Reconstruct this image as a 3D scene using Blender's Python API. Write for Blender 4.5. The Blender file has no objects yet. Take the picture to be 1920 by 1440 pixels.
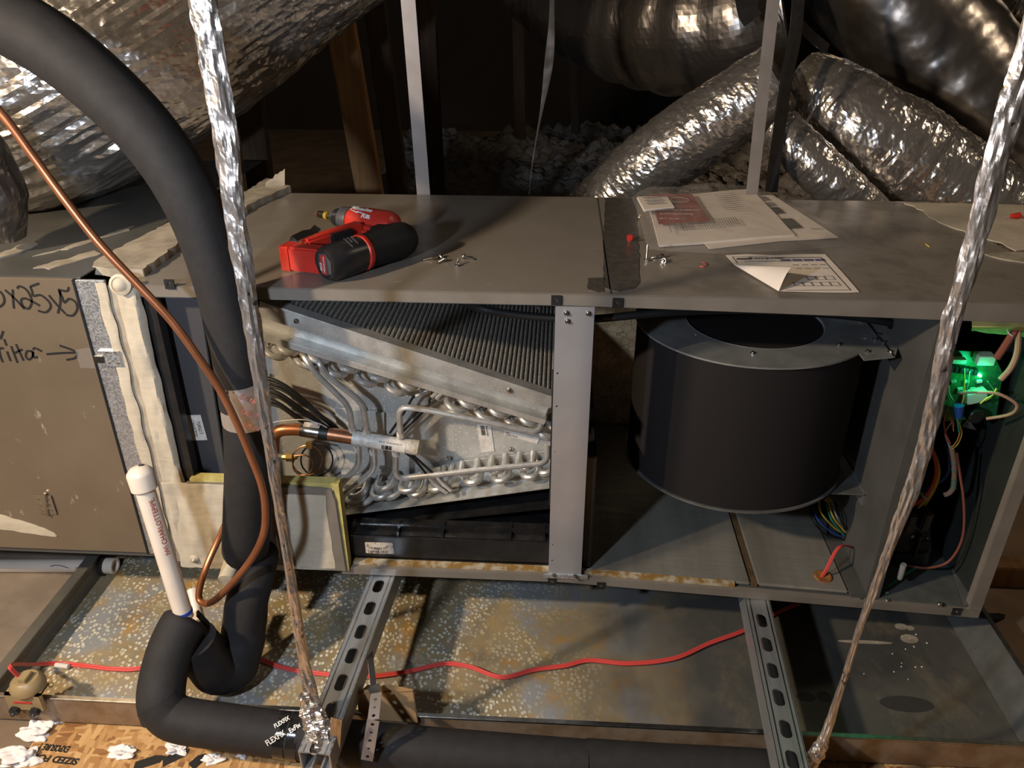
import bpy, bmesh, math, random
from mathutils import Vector as V, Matrix, noise as NZ
random.seed(7)
sc = bpy.context.scene
COL = sc.collection

# ------------------------------------------------------------------ camera
FPX = 1482.56                                   # focal length in pixels of the 1920 px wide frame
CAM = V((-0.0282, -1.0852, 0.9515))
YAW, PIT, ROL = -0.0595, -0.4848, -0.0016
fw = V((math.sin(YAW)*math.cos(PIT), math.cos(YAW)*math.cos(PIT), math.sin(PIT)))
r0 = V((math.cos(YAW), -math.sin(YAW), 0)); u0 = r0.cross(fw)
rt = r0*math.cos(ROL)+u0*math.sin(ROL); up = -r0*math.sin(ROL)+u0*math.cos(ROL)
cd = bpy.data.cameras.new('camera'); cam = bpy.data.objects.new('camera', cd); COL.objects.link(cam)
cd.sensor_width = 36; cd.lens = FPX/1920*36; cd.clip_start = .02
cam.matrix_world = Matrix(((rt.x, up.x, -fw.x, CAM.x), (rt.y, up.y, -fw.y, CAM.y), (rt.z, up.z, -fw.z, CAM.z), (0, 0, 0, 1)))
sc.camera = cam

# ------------------------------------------------------------------ light
sc.view_settings.view_transform = 'Standard'; sc.view_settings.look = 'None'
sc.view_settings.exposure = 0.0; sc.view_settings.gamma = 1; sc.view_settings.use_curve_mapping = False
wd = bpy.data.worlds.new('attic_dark'); sc.world = wd; wd.use_nodes = True
wd.node_tree.nodes['Background'].inputs[0].default_value = (.95, .8, .65, 1)
wd.node_tree.nodes['Background'].inputs[1].default_value = .034
def lamp(name, loc, watt, col, rad):
    l = bpy.data.lights.new(name, 'POINT'); l.energy = watt; l.color = col; l.shadow_soft_size = rad
    o = bpy.data.objects.new(name, l); COL.objects.link(o); o.location = loc; return o
lamp('warm_work_lamp', (-1.5, -1.05, 1.42), 165, (1, .78, .54), .045)
lamp('cool_head_lamp', (-.60, -.96, .88), 34, (.74, .84, 1), .03)

lamp('right_fill_lamp', (1.9, .35, 1.75), 16, (1, .80, .58), .05)  # added fill lamp, brightens the floor right of the cabinet; no known bulb

# ------------------------------------------------------------------ pixel to place
def ray(px, py): return fw+rt*((px-960)/FPX)+up*((720-py)/FPX)
def PY(px, py, y): d = ray(px, py); return CAM+d*((y-CAM.y)/d.y)
def PZ(px, py, z): d = ray(px, py); return CAM+d*((z-CAM.z)/d.z)
def PX(px, py, x): d = ray(px, py); return CAM+d*((x-CAM.x)/d.x)

# ------------------------------------------------------------------ shape helpers: all give (verts, faces) in world space
def join(*vfs):
    v, f = [], []
    for a, b in vfs:
        n = len(v); v += list(a); f += [tuple(i+n for i in q) for q in b]
    return v, f
def box(x0, x1, y0, y1, z0, z1):
    v = [V((x, y, z)) for x in (x0, x1) for y in (y0, y1) for z in (z0, z1)]
    return v, [(0, 1, 3, 2), (4, 6, 7, 5), (0, 4, 5, 1), (2, 3, 7, 6), (0, 2, 6, 4), (1, 5, 7, 3)]
def obox(c, ax, ay, az, hx, hy, hz):
    v, f = box(-hx, hx, -hy, hy, -hz, hz)
    return [c+ax*p.x+ay*p.y+az*p.z for p in v], f
def ext(poly, vec):
    n = len(poly); v = [V(p) for p in poly]; v += [p+V(vec) for p in v]
    return v, [tuple(range(n))[::-1], tuple(range(n, 2*n))]+[(i, (i+1) % n, n+(i+1) % n, n+i) for i in range(n)]
def fil(pts, r, n=5):
    pts = [V(p) for p in pts]; out = [pts[0]]
    for i in range(1, len(pts)-1):
        a, b, c = pts[i-1], pts[i], pts[i+1]
        d = min(r, (a-b).length*.48, (c-b).length*.48)
        p, q = b+(a-b).normalized()*d, b+(c-b).normalized()*d
        for k in range(n+1):
            t = k/n; out.append(p*(1-t)**2+b*2*t*(1-t)+q*t*t)
    return out+[pts[-1]]
def spl(pts, n=8):
    P = [V(p) for p in pts]; P = [P[0]*2-P[1]]+P+[P[-1]*2-P[-2]]; o = []
    for i in range(1, len(P)-2):
        a, b, c, d = P[i-1:i+3]
        for k in range(n):
            t = k/n; o.append(.5*((2*b)+(c-a)*t+(2*a-5*b+4*c-d)*t*t+(3*b-a-3*c+d)*t**3))
    return o+[P[-2]]
def frames(pts):
    T = [(pts[min(i+1, len(pts)-1)]-pts[max(i-1, 0)]).normalized() for i in range(len(pts))]
    n = T[0].orthogonal().normalized(); F = []
    for i, t in enumerate(T):
        n = (n-t*n.dot(t)).normalized(); F.append((t, n, t.cross(n)))
    return F
def tube(pts, r, seg=12, cap=True, fn=None):
    pts = [V(p) for p in pts]; F = frames(pts); v, f = [], []
    for i, (p, (t, n, b)) in enumerate(zip(pts, F)):
        rr = r[i] if isinstance(r, (list, tuple)) else r
        for k in range(seg):
            a = 2*math.pi*k/seg
            q = rr if fn is None else fn(i, k, rr, a)
            v.append(p+(n*math.cos(a)+b*math.sin(a))*q)
    for i in range(len(pts)-1):
        for k in range(seg):
            k2 = (k+1) % seg; f.append((i*seg+k, i*seg+k2, (i+1)*seg+k2, (i+1)*seg+k))
    if cap: f += [tuple(range(seg))[::-1], tuple(range((len(pts)-1)*seg, len(pts)*seg))]
    return v, f
def ribbon(pts, w, t, nrm):
    pts = [V(p) for p in pts]; v, f = [], []; L = len(pts)
    for i, p in enumerate(pts):
        tg = (pts[min(i+1, L-1)]-pts[max(i-1, 0)]).normalized()
        nn = V(nrm[i] if isinstance(nrm, list) else nrm); s = tg.cross(nn).normalized(); n2 = s.cross(tg).normalized()
        ww = w[i] if isinstance(w, (list, tuple)) else w
        v += [p+s*ww/2+n2*t/2, p-s*ww/2+n2*t/2, p-s*ww/2-n2*t/2, p+s*ww/2-n2*t/2]
    for i in range(L-1):
        for k in range(4): f.append((i*4+k, i*4+(k+1) % 4, i*4+4+(k+1) % 4, i*4+4+k))
    return v, f+[(3, 2, 1, 0), (L*4-4, L*4-3, L*4-2, L*4-1)]
def lathe(prof, o, ax, seg=24, close=True):
    ax = V(ax).normalized(); n = ax.orthogonal().normalized(); b = ax.cross(n); o = V(o); v, f = [], []
    for (r, h) in prof:
        for k in range(seg):
            a = 2*math.pi*k/seg; v.append(o+ax*h+(n*math.cos(a)+b*math.sin(a))*max(r, 1e-5))
    for i in range(len(prof)-1):
        for k in range(seg): f.append((i*seg+k, i*seg+(k+1) % seg, (i+1)*seg+(k+1) % seg, (i+1)*seg+k))
    if close: f += [tuple(range(seg))[::-1], tuple(range((len(prof)-1)*seg, len(prof)*seg))]
    return v, f
def grid(fn, nu, nv):
    v = [fn(i/nu, j/nv) for i in range(nu+1) for j in range(nv+1)]; m = nv+1
    return v, [(i*m+j, (i+1)*m+j, (i+1)*m+j+1, i*m+j+1) for i in range(nu) for j in range(nv)]
def shell(vf, off):
    """give an open sheet real thickness"""
    v, f = vf; me = bpy.data.meshes.new('t'); me.from_pydata([tuple(p) for p in v], [], f); bm = bmesh.new(); bm.from_mesh(me)
    bmesh.ops.recalc_face_normals(bm, faces=bm.faces[:])
    bmesh.ops.solidify(bm, geom=bm.faces[:], thickness=off); bm.verts.index_update()
    o = [p.co.copy() for p in bm.verts], [tuple(q.index for q in g.verts) for g in bm.faces]
    bm.free(); bpy.data.meshes.remove(me); return o
def from_curve(cu):
    ob = bpy.data.objects.new('tmp', cu); COL.objects.link(ob)
    dg = bpy.context.evaluated_depsgraph_get(); me = ob.evaluated_get(dg).to_mesh()
    v = [p.co.copy() for p in me.vertices]; f = [tuple(q.vertices) for q in me.polygons]
    ob.evaluated_get(dg).to_mesh_clear(); bpy.data.objects.remove(ob); bpy.data.curves.remove(cu); return v, f
def plate(outer, holes, t):
    """flat plate in local XY with real holes, thickness t along Z (0..t)"""
    cu = bpy.data.curves.new('p', 'CURVE'); cu.dimensions = '2D'; cu.fill_mode = 'BOTH'; cu.extrude = t/2
    for poly in [outer]+list(holes):
        s = cu.splines.new('POLY'); s.points.add(len(poly)-1); s.use_cyclic_u = True
        for q, p in zip(s.points, poly): q.co = (p[0], p[1], 0, 1)
    v, f = from_curve(cu); return [p+V((0, 0, t/2)) for p in v], f
def place(vf, o, ax, ay, az=None):
    ax, ay = V(ax), V(ay); az = V(az) if az is not None else ax.cross(ay)
    return [V(o)+ax*p.x+ay*p.y+az*p.z for p in vf[0]], vf[1]
def text(s, size, o, ax, ay, fit=None, shear=0, bold=0, align='LEFT', lift=.0003):
    cu = bpy.data.curves.new('t', 'FONT'); cu.body = s; cu.size = size; cu.shear = shear; cu.offset = bold
    cu.align_x = align; cu.extrude = .00008; cu.resolution_u = 3
    v, f = from_curve(cu)
    if fit:
        x0 = min(p.x for p in v); x1 = max(p.x for p in v); k = fit/(x1-x0); v = [V(((p.x-x0)*k, p.y, p.z)) for p in v]
    ax = V(ax).normalized(); ay = V(ay); ay = (ay-ax*ay.dot(ax)).normalized(); az = ax.cross(ay)
    return [V(o)+ax*p.x+ay*p.y+az*(p.z+lift) for p in v], f
def circ(cx, cy, r, n=16, ry=None): return [(cx+r*math.cos(2*math.pi*k/n), cy+(ry or r)*math.sin(2*math.pi*k/n)) for k in range(n)]
def slot(cx, cy, hw, hl, n=8):
    """obround along Y"""
    o = []
    for k in range(n+1): a = math.pi*k/n; o.append((cx+hw*math.cos(a), cy+hl-hw+hw*math.sin(a)))
    for k in range(n+1): a = math.pi+math.pi*k/n; o.append((cx+hw*math.cos(a), cy-hl+hw+hw*math.sin(a)))
    return o

# ------------------------------------------------------------------ objects
WP = {}
def props(o, label=None, cat=None, group=None, kind=None):
    for k, x in (('label', label), ('category', cat), ('group', group), ('kind', kind)):
        if x: o[k] = x
    return o
def thing(name, label, cat, loc, group=None):
    o = bpy.data.objects.new(name, None); o.empty_display_size = .02; COL.objects.link(o); o.location = loc; WP[o.name] = V(loc)
    return props(o, label, cat, group)
def mesh(vf, mat, bevel=0, c=None, shade='auto'):
    v, f = vf
    if c is None:
        c = V([(min(p[i] for p in v)+max(p[i] for p in v))/2 for i in range(3)])
    me = bpy.data.meshes.new('m'); me.from_pydata([tuple(V(p)-c) for p in v], [], f)
    bm = bmesh.new(); bm.from_mesh(me)
    bmesh.ops.recalc_face_normals(bm, faces=bm.faces[:])
    if bevel:
        es = [e for e in bm.edges if len(e.link_faces) == 2 and e.calc_face_angle(0) > .5]
        bmesh.ops.bevel(bm, geom=es, offset=bevel, segments=2, affect='EDGES', clamp_overlap=True)
    for q in bm.faces: q.smooth = shade != 'flat'
    for e in bm.edges:
        if shade == 'auto' and len(e.link_faces) == 2 and e.calc_face_angle(0) > .62: e.smooth = False
    bm.to_mesh(me); bm.free(); me.materials.append(MT[mat]); return me, c
def add(name, vf, mat, parent=None, bevel=0, shade='auto', **kw):
    me, c = mesh(vf, mat, bevel, None, shade); me.name = name
    o = bpy.data.objects.new(name, me); COL.objects.link(o)
    if parent is not None: o.parent = parent; o.location = c-WP[parent.name]
    else: o.location = c
    WP[o.name] = c; return props(o, **kw)
def clone(src, name, loc, parent, rot=None):
    o = bpy.data.objects.new(name, src.data); COL.objects.link(o); o.parent = parent
    o.location = V(loc)-(WP[parent.name] if parent else V()); WP[o.name] = V(loc)
    if rot is not None: o.rotation_euler = rot
    return o

# ------------------------------------------------------------------ materials
MT = {}
class NT:
    def __init__(s, name):
        m = bpy.data.materials.new(name); m.use_nodes = True; s.m = m; s.t = m.node_tree; s.b = s.t.nodes['Principled BSDF']
        s.co = s.n('ShaderNodeTexCoord').outputs['Object']; MT[name] = m
    def n(s, ty, **k):
        x = s.t.nodes.new(ty)
        for a, b in k.items(): setattr(x, a, b)
        return x
    def l(s, a, b): s.t.links.new(a, b)
    def mp(s, sc=(1, 1, 1), rot=(0, 0, 0)):
        x = s.n('ShaderNodeMapping'); s.l(s.co, x.inputs[0]); x.inputs['Scale'].default_value = sc; x.inputs['Rotation'].default_value = rot; return x.outputs[0]
    def noise(s, scale, detail=4, vec=None, rough=.55, typ='FBM', dist=0):
        x = s.n('ShaderNodeTexNoise'); x.noise_type = typ; s.l(vec or s.co, x.inputs['Vector'])
        x.inputs['Scale'].default_value = scale; x.inputs['Detail'].default_value = detail; x.inputs['Roughness'].default_value = rough
        x.inputs['Distortion'].default_value = dist; return x.outputs[0]
    def vor(s, scale, vec=None, feat='F1', out='Distance', rnd=1):
        x = s.n('ShaderNodeTexVoronoi'); x.feature = feat; s.l(vec or s.co, x.inputs['Vector']); x.inputs['Scale'].default_value = scale
        x.inputs['Randomness'].default_value = rnd; return x.outputs[out]
    def ramp(s, fac, stops):
        x = s.n('ShaderNodeValToRGB'); s.l(fac, x.inputs[0]); e = x.color_ramp.elements
        while len(e) < len(stops): e.new(.5)
        for q, (p, c) in zip(e, stops): q.position = p; q.color = (*c, 1) if not isinstance(c, (int, float)) else (c, c, c, 1)
        return x.outputs[0]
    def mix(s, fac, a, b, mode='MIX'):
        x = s.n('ShaderNodeMix'); x.data_type = 'RGBA'; x.blend_type = mode
        for sock, val in ((x.inputs[0], fac), (x.inputs[6], a), (x.inputs[7], b)):
            if isinstance(val, (int, float)): sock.default_value = val
            elif isinstance(val, tuple): sock.default_value = (*val, 1)
            else: s.l(val, sock)
        return x.outputs[2]
    def math(s, op, a, b=0):
        x = s.n('ShaderNodeMath'); x.operation = op
        for sock, val in ((x.inputs[0], a), (x.inputs[1], b)):
            if isinstance(val, (int, float)): sock.default_value = val
            else: s.l(val, sock)
        return x.outputs[0]
    def sep(s, vec=None):
        x = s.n('ShaderNodeSeparateXYZ'); s.l(vec or s.co, x.inputs[0]); return x.outputs
    def bump(s, h, st, dist=.002):
        x = s.n('ShaderNodeBump'); x.inputs['Strength'].default_value = st; x.inputs['Distance'].default_value = dist; s.l(h, x.inputs['Height'])
        if s.b.inputs['Normal'].is_linked: s.l(s.b.inputs['Normal'].links[0].from_socket, x.inputs['Normal'])
        s.l(x.outputs[0], s.b.inputs['Normal'])
    def set(s, col=None, r=None, m=None, **k):
        for nm, val in (('Base Color', col), ('Roughness', r), ('Metallic', m)):
            if val is None: continue
            if isinstance(val, tuple): s.b.inputs[nm].default_value = (*val, 1)
            elif isinstance(val, (int, float)): s.b.inputs[nm].default_value = val
            else: s.l(val, s.b.inputs[nm])
        for nm, val in k.items(): s.b.inputs[nm.replace('_', ' ')].default_value = val
        return s
def plain(name, c, r=.5, m=0, c2=None, ns=30, lo=.4, hi=.62, bs=0, bst=.3, sc=(1, 1, 1), bd=.001, **k):
    x = NT(name); vec = x.mp(sc)
    col = x.ramp(x.noise(ns, 5, vec), [(lo, c), (hi, c2)]) if c2 else c
    x.set(col, r, m, **k)
    if bs: x.bump(x.noise(bs, 4, vec), bst, bd)
    return x
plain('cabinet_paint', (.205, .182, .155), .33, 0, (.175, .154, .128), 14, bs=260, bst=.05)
x = NT('top_paint'); sx = x.sep()[0]; g = x.noise(11, 5, None, .65); h = x.noise(38, 4, x.mp((.5, 1.6, 1)))
sm = x.math('MULTIPLY', x.ramp(g, [(.50, 0), (.60, 1)]), x.ramp(sx, [(.08, 0), (.16, 1)]))
tp_ = x.mix(x.math('MULTIPLY', sm, .55), (.198, .176, .150), (.115, .10, .082))
x.set(x.mix(x.math('MULTIPLY', x.ramp(h, [(.66, 0), (.74, .5)]), 1), tp_, (.34, .31, .27)), x.ramp(g, [(.4, .28), (.62, .42)]), 0)
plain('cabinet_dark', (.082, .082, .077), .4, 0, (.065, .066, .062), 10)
plain('galv_dull', (.20, .21, .205), .42, .5, (.15, .155, .15), 22)
plain('galv_mid', (.36, .375, .37), .36, .5, (.28, .29, .285), 18)
plain('steel', (.5, .5, .49), .28, 1, (.36, .36, .35), 60)
plain('screw_metal', (.62, .61, .58), .22, 1)
plain('black_paint', (.012, .012, .012), .5)
plain('black_plastic', (.014, .014, .015), .33, 0, (.02, .019, .019), 40)
plain('wet_black', (.010, .010, .011), .16, 0, (.018, .017, .016), 30, bs=70, bst=.25)
plain('graphite_panel', (.055, .055, .06), .42)
plain('foam_black', (.022, .0205, .0208), .7, 0, (.026, .0245, .0245), 50, bs=380, bst=.12, Specular_IOR_Level=.25)
plain('rubber', (.009, .009, .009), .6, bs=300, bst=.1, Specular_IOR_Level=.3)
plain('red_plastic', (.52, .030, .018), .36, 0, (.46, .026, .016), 40)
plain('red_print', (.42, .035, .03), .5)
plain('white_print', (.75, .74, .70), .5)
plain('ink', (.012, .012, .012), .55)
plain('grey_ink', (.20, .19, .18), .7)
plain('blue_ink', (.12, .11, .22), .6)
plain('red_ink', (.50, .13, .10), .6)
plain('pvc', (.74, .65, .55), .36, 0, (.70, .61, .51), 30)
plain('blue_primer', (.02, .06, .40), .35)
plain('copper', (.46, .185, .085), .36, .7, (.34, .13, .06), 25, sc=(1, 1, .3))
plain('copper_dull', (.44, .20, .10), .42, .8, (.30, .14, .07), 45)
plain('brass', (.55, .36, .12), .3, .9)
plain('yellow_foam', (.55, .47, .16), .9, 0, (.42, .36, .12), 60, bs=200, bst=.5)
plain('kraft', (.42, .27, .13), .75, 0, (.36, .22, .10), 12, bs=120, bst=.2)
plain('paper', (.80, .72, .645), .75, 0, (.74, .665, .595), 20, bs=60, bst=.06)
plain('booklet_red', (.28, .045, .035), .5, 0, (.21, .035, .03), 25)
plain('label_white', (.72, .68, .62), .5, 0, (.58, .54, .48), 90)
plain('label_dirty', (.62, .55, .46), .6, 0, (.24, .15, .09), 130, lo=.5, hi=.66)
plain('wire_red', (.62, .07, .06), .4); plain('wire_yellow', (.72, .50, .05), .4); plain('wire_blue', (.02, .09, .34), .4)
plain('wire_green', (.03, .30, .17), .4); plain('wire_brown', (.20, .065, .045), .4); plain('wire_white', (.62, .60, .56), .45)
plain('wire_orange', (.62, .22, .06), .4); plain('wire_black', (.012, .012, .012), .4); plain('wire_tan', (.36, .22, .15), .5)
plain('olive_plastic', (.30, .22, .11), .42)
plain('nut_white', (.72, .62, .50), .45)
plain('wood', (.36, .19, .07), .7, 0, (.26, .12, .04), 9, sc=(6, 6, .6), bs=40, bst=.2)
plain('wood_shaded', (.075, .042, .018), .8, 0, (.05, .028, .012), 9, sc=(6, 6, .6))  # shaded copy of wood, attic darkness put into the colour
plain('tape_dark', (.075, .070, .064), .3, 0, (.055, .05, .045), 60, bs=110, bst=.5, bd=.002)
plain('bay_wall', (.026, .029, .027), .42, 0, (.02, .023, .021), 12)
plain('damp', (.045, .045, .043), .25)
plain('rust_orange', (.30, .13, .025), .7, 0, (.17, .07, .02), 60, bs=90)
plain('rust_dark', (.12, .075, .03), .6, 0, (.065, .045, .025), 30)
plain('floor_brightened', (.36, .245, .155), .85, 0, (.27, .18, .11), 7)  # floor colour lightened in place of the light the cabinet blocks
plain('dust_heap', (.25, .20, .15), .95, 0, (.20, .155, .115), 9, bs=40, bst=.2, bd=.004)
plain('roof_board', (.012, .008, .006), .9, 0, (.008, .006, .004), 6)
plain('circuit_green', (.012, .10, .04), .4, 0, (.02, .16, .06), 160)
plain('ceramic_coat', (.72, .70, .64), .55, .15, (.50, .49, .45), 140, bs=220, bst=.25)
x = plain('mastic', (.55, .49, .385), .62, 0, (.47, .415, .32), 16, bs=34, bst=.35, bd=.003); x.bump(x.noise(9, 3, x.mp((1, 1, 6))), .35, .004)
plain('mastic_grey', (.40, .355, .28), .7, 0, (.26, .225, .175), 22, bs=40, bst=.4, bd=.003)
# galvanised sheet with its spangle
x = NT('galvanised'); c = x.vor(430, out='Color'); b = x.sep(c)[0]
x.set(x.ramp(b, [(0, (.46, .48, .50)), (1, (.72, .74, .77))]), x.ramp(b, [(0, .30), (1, .48)]), .8)
plain('galv_smooth', (.50, .50, .52), .38, .55, (.44, .44, .46), 9)
plain('drum_black', (.0155, .0135, .014), .8, bs=500, bst=.15, Specular_IOR_Level=.2)
x = NT('plenum_sheet'); g = x.noise(5, 4); s = x.noise(26, 6, x.mp((1, 1, .5), (0, .5, 0)), .7)
x.set(x.mix(x.ramp(s, [(.63, 0), (.70, .8)]), x.ramp(g, [(.35, (.235, .185, .13)), (.65, (.195, .152, .106))]), (.55, .50, .43)), .36, .4)
# aluminium of the coil, dulled by chalky deposits
x = NT('aluminium'); g = x.noise(26, 5); sp = x.vor(210)
base = x.ramp(g, [(.3, (.40, .395, .37)), (.6, (.62, .615, .58))])
x.set(x.mix(x.ramp(sp, [(.10, 1), (.22, 0)]), base, (.80, .79, .74)), .42, .62); x.bump(x.noise(240, 3), .12)
x = NT('coil_plate'); g = x.noise(9, 6, None, .65); sp = x.vor(150); rs = x.noise(14, 5, x.mp((1, 1, .5)))
base = x.ramp(g, [(.3, (.38, .375, .35)), (.62, (.60, .595, .56))])
base = x.mix(x.ramp(rs, [(.60, 0), (.72, .55)]), base, (.36, .27, .15))
x.set(x.mix(x.ramp(sp, [(.12, 1), (.26, 0)]), base, (.78, .77, .71)), .46, .42); x.bump(x.noise(260, 3), .12)
x = NT('tube_metal'); g = x.noise(60, 4); x.set(x.ramp(g, [(.35, (.55, .53, .49)), (.62, (.72, .705, .67))]), .33, .72); x.bump(x.noise(300, 3), .1)
x = NT('fin_metal'); g = x.vor(420); x.set(x.ramp(g, [(.2, (.85, .82, .76)), (.55, (.36, .35, .32))]), .42, .55)
# strut and strap
x = NT('strut_zinc'); g = x.noise(14, 5, x.mp((3, .4, 1))); x.set(x.ramp(g, [(.35, (.40, .42, .43)), (.65, (.56, .58, .60))]), .36, .75)
x = NT('strap_dull'); g = x.noise(14, 4); x.set(x.ramp(g, [(.35, (.24, .215, .20)), (.65, (.30, .27, .255))]), .5, .3)
# aluminium foil, several amounts of crinkle
def foil(name, cs, st, col=(.82, .80, .77), r=.2, stretch=(1, 1, 1), big=6, vb=.6, ink=0):
    x = NT(name); vec = x.mp(stretch)
    if ink:
        k = x.noise(150, 2, x.mp((1, 1, .45), (.4, .3, 0))); g = x.noise(24, 2)
        col = x.mix(x.math('MULTIPLY', x.ramp(k, [(.64, 0), (.67, .85)]), x.ramp(g, [(.50, 0), (.54, 1)])), col, (.05, .045, .04))
    x.set(col, r, .9)
    x.bump(x.noise(big, 3, vec), .5, .02)
    x.bump(x.noise(cs, 5, vec, .6, 'RIDGED_MULTIFRACTAL'), st, .005)
    x.bump(x.vor(cs*2.3, vec), st*vb, .002)
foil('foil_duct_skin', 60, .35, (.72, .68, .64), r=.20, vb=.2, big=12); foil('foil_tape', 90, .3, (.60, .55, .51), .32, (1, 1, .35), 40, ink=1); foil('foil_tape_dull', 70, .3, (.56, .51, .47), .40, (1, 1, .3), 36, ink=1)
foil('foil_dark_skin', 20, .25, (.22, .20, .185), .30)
foil('foil_band', 50, .3, (.86, .81, .78), .42)
# foil faced liner with a fine scrim
x = NT('liner_foil'); w = x.noise(6, 5, x.mp((2.2, .35, 1))); s = x.noise(60, 4, x.mp((.15, 2.6, 1)))
x.set(x.ramp(w, [(.35, (.30, .285, .25)), (.65, (.43, .415, .37))]), x.ramp(s, [(.3, .30), (.7, .5)]), .55); x.bump(s, .2, .002)
x = NT('liner_brown'); w = x.vor(55, None, 'DISTANCE_TO_EDGE'); g = x.noise(30, 5)
x.set(x.mix(x.ramp(w, [(.0, .75), (.05, 0)]), x.ramp(g, [(.35, (.50, .35, .19)), (.65, (.72, .55, .34))]), (.08, .06, .04)), .42, .3); x.bump(g, .4, .004)
# condensate pan: bare metal, ochre stain, chalk grains
x = NT('pan_metal'); sx, sy, sz = x.sep()
blot = x.noise(5.5, 5, None, .6, dist=.6); grain = x.vor(130, x.mp((1, .8, 1))); side = x.noise(3.2, 4)
xs = x.math('ADD', sx, x.math('MULTIPLY', x.math('SUBTRACT', side, .5), .55))
left = x.ramp(x.math('ADD', x.math('MULTIPLY', xs, -.85), .5), [(.20, 0), (.46, 1)])
grey = x.mix(x.math('MULTIPLY', x.ramp(x.noise(8, 6, x.mp((1, .6, 1), (0, 0, .6)), .7), [(.52, 0), (.66, .6)]), 1), x.ramp(blot, [(.35, (.066, .068, .066)), (.7, (.105, .10, .086))]), (.20, .165, .11))
ochre = x.ramp(x.noise(13, 6, None, .7), [(.35, (.40, .29, .13)), (.52, (.33, .275, .175)), (.68, (.52, .28, .055))])
blue = x.ramp(x.noise(6, 4), [(.50, 0), (.60, 1)])
lc = x.mix(blue, ochre, (.30, .31, .315))
base = x.mix(x.math('MULTIPLY', left, x.ramp(blot, [(.30, .45), (.5, 1)])), grey, lc)
gm = x.math('MULTIPLY', x.ramp(grain, [(.26, 1), (.50, 0)]), x.ramp(x.noise(9, 4), [(.38, .1), (.54, 1)]))
gm = x.math('MULTIPLY', gm, x.ramp(x.math('ADD', x.math('MULTIPLY', xs, -.85), .5), [(.36, 0), (.56, 1)]))
x.set(x.mix(gm, base, (.72, .68, .54)), x.ramp(blot, [(.3, .32), (.7, .55)]), .12); x.bump(gm, .5, .003)
plain('pan_wall', (.13, .125, .11), .36, .35, (.17, .155, .125), 16)
plain('pan_rim', (.29, .22, .155), .40, .35, (.22, .145, .085), 26)
plain('rust_strip', (.27, .155, .04), .7, 0, (.46, .40, .29), 60, lo=.45, hi=.62, bs=120, bst=.6)
# strand board, flake by flake
x = NT('strand_board'); v1 = x.mp((34, 120, 1), (0, 0, .5)); v2 = x.mp((130, 40, 1), (0, 0, -.3)); c1 = x.sep(x.vor(1, v1, out='Color')); c2 = x.sep(x.vor(1, v2, out='Color'))
x.set(x.mix(x.ramp(c2[1], [(.45, 0), (.5, 1)]), x.ramp(c1[0], [(0, (.22, .095, .03)), (.5, (.42, .22, .075)), (1, (.60, .38, .17))]), x.ramp(c2[0], [(0, (.36, .18, .06)), (1, (.58, .36, .15))])), .68)
x.bump(c1[0], .3, .002)
plain('dust_floor', (.20, .14, .09), .85, 0, (.14, .10, .065), 6, bs=60, bst=.3)
plain('loose_fill', (.30, .27, .24), .95, 0, (.20, .18, .155), 30, bs=90, bst=.8, bd=.01)
plain('fluff', (.80, .76, .74), .95, bs=120, bst=.6)
# clear film
def film(name, fac, col=(.9, .88, .84)):
    x = NT(name); x.t.nodes.remove(x.b); out = x.t.nodes['Material Output']
    tr = x.n('ShaderNodeBsdfTransparent'); gl = x.n('ShaderNodeBsdfGlossy'); gl.inputs['Roughness'].default_value = .2; gl.inputs[0].default_value = (*col, 1)
    df = x.n('ShaderNodeBsdfDiffuse'); df.inputs[0].default_value = (.85, .80, .74, 1)
    bp = x.n('ShaderNodeBump'); bp.inputs['Strength'].default_value = .8; bp.inputs['Distance'].default_value = .006
    x.l(x.noise(22, 5, x.mp((1, 2.2, 1)), .6, 'RIDGED_MULTIFRACTAL'), bp.inputs['Height']); x.l(bp.outputs[0], gl.inputs['Normal'])
    a = x.n('ShaderNodeMixShader'); b = x.n('ShaderNodeMixShader'); a.inputs[0].default_value = .45; b.inputs[0].default_value = fac
    x.l(gl.outputs[0], a.inputs[1]); x.l(df.outputs[0], a.inputs[2]); x.l(tr.outputs[0], b.inputs[1]); x.l(a.outputs[0], b.inputs[2]); x.l(b.outputs[0], out.inputs[0])
film('clear_film', .20); film('clear_tape', .14)
x = NT('led_glow'); x.set((0, .3, .1), .3); x.b.inputs['Emission Color'].default_value = (.03, 1, .35, 1); x.b.inputs['Emission Strength'].default_value = 40
# ================================================================== the setting
H, D, XR, XL = .53, .554, .7263, -.69
def zb(x): return 0 if x < 0 else -.0446*x/XR          # the blower end of the base hangs a little lower
FZ = -.165
add('floor', box(-.86, .80, -.75, .2, FZ-.02, FZ), 'strand_board', kind='structure')
add('floor', box(-3, .8, .2, 5.2, FZ-.02, FZ), 'dust_floor', kind='structure')
add('floor', box(.8, 4, .75, 5.2, FZ-.02, FZ), 'dust_floor', kind='structure')
add('floor', box(.8, 4, -.75, .75, FZ-.02, FZ), 'floor_brightened', kind='structure')
add('floor', box(-3, -.86, -.75, .2, FZ-.02, FZ), 'dust_floor', kind='structure')
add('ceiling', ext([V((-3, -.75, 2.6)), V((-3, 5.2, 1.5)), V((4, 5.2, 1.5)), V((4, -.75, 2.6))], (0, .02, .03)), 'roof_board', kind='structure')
add('wall_back', box(-3, 4, 5.2, 5.22, FZ, 1.55), 'roof_board', kind='structure')
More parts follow.
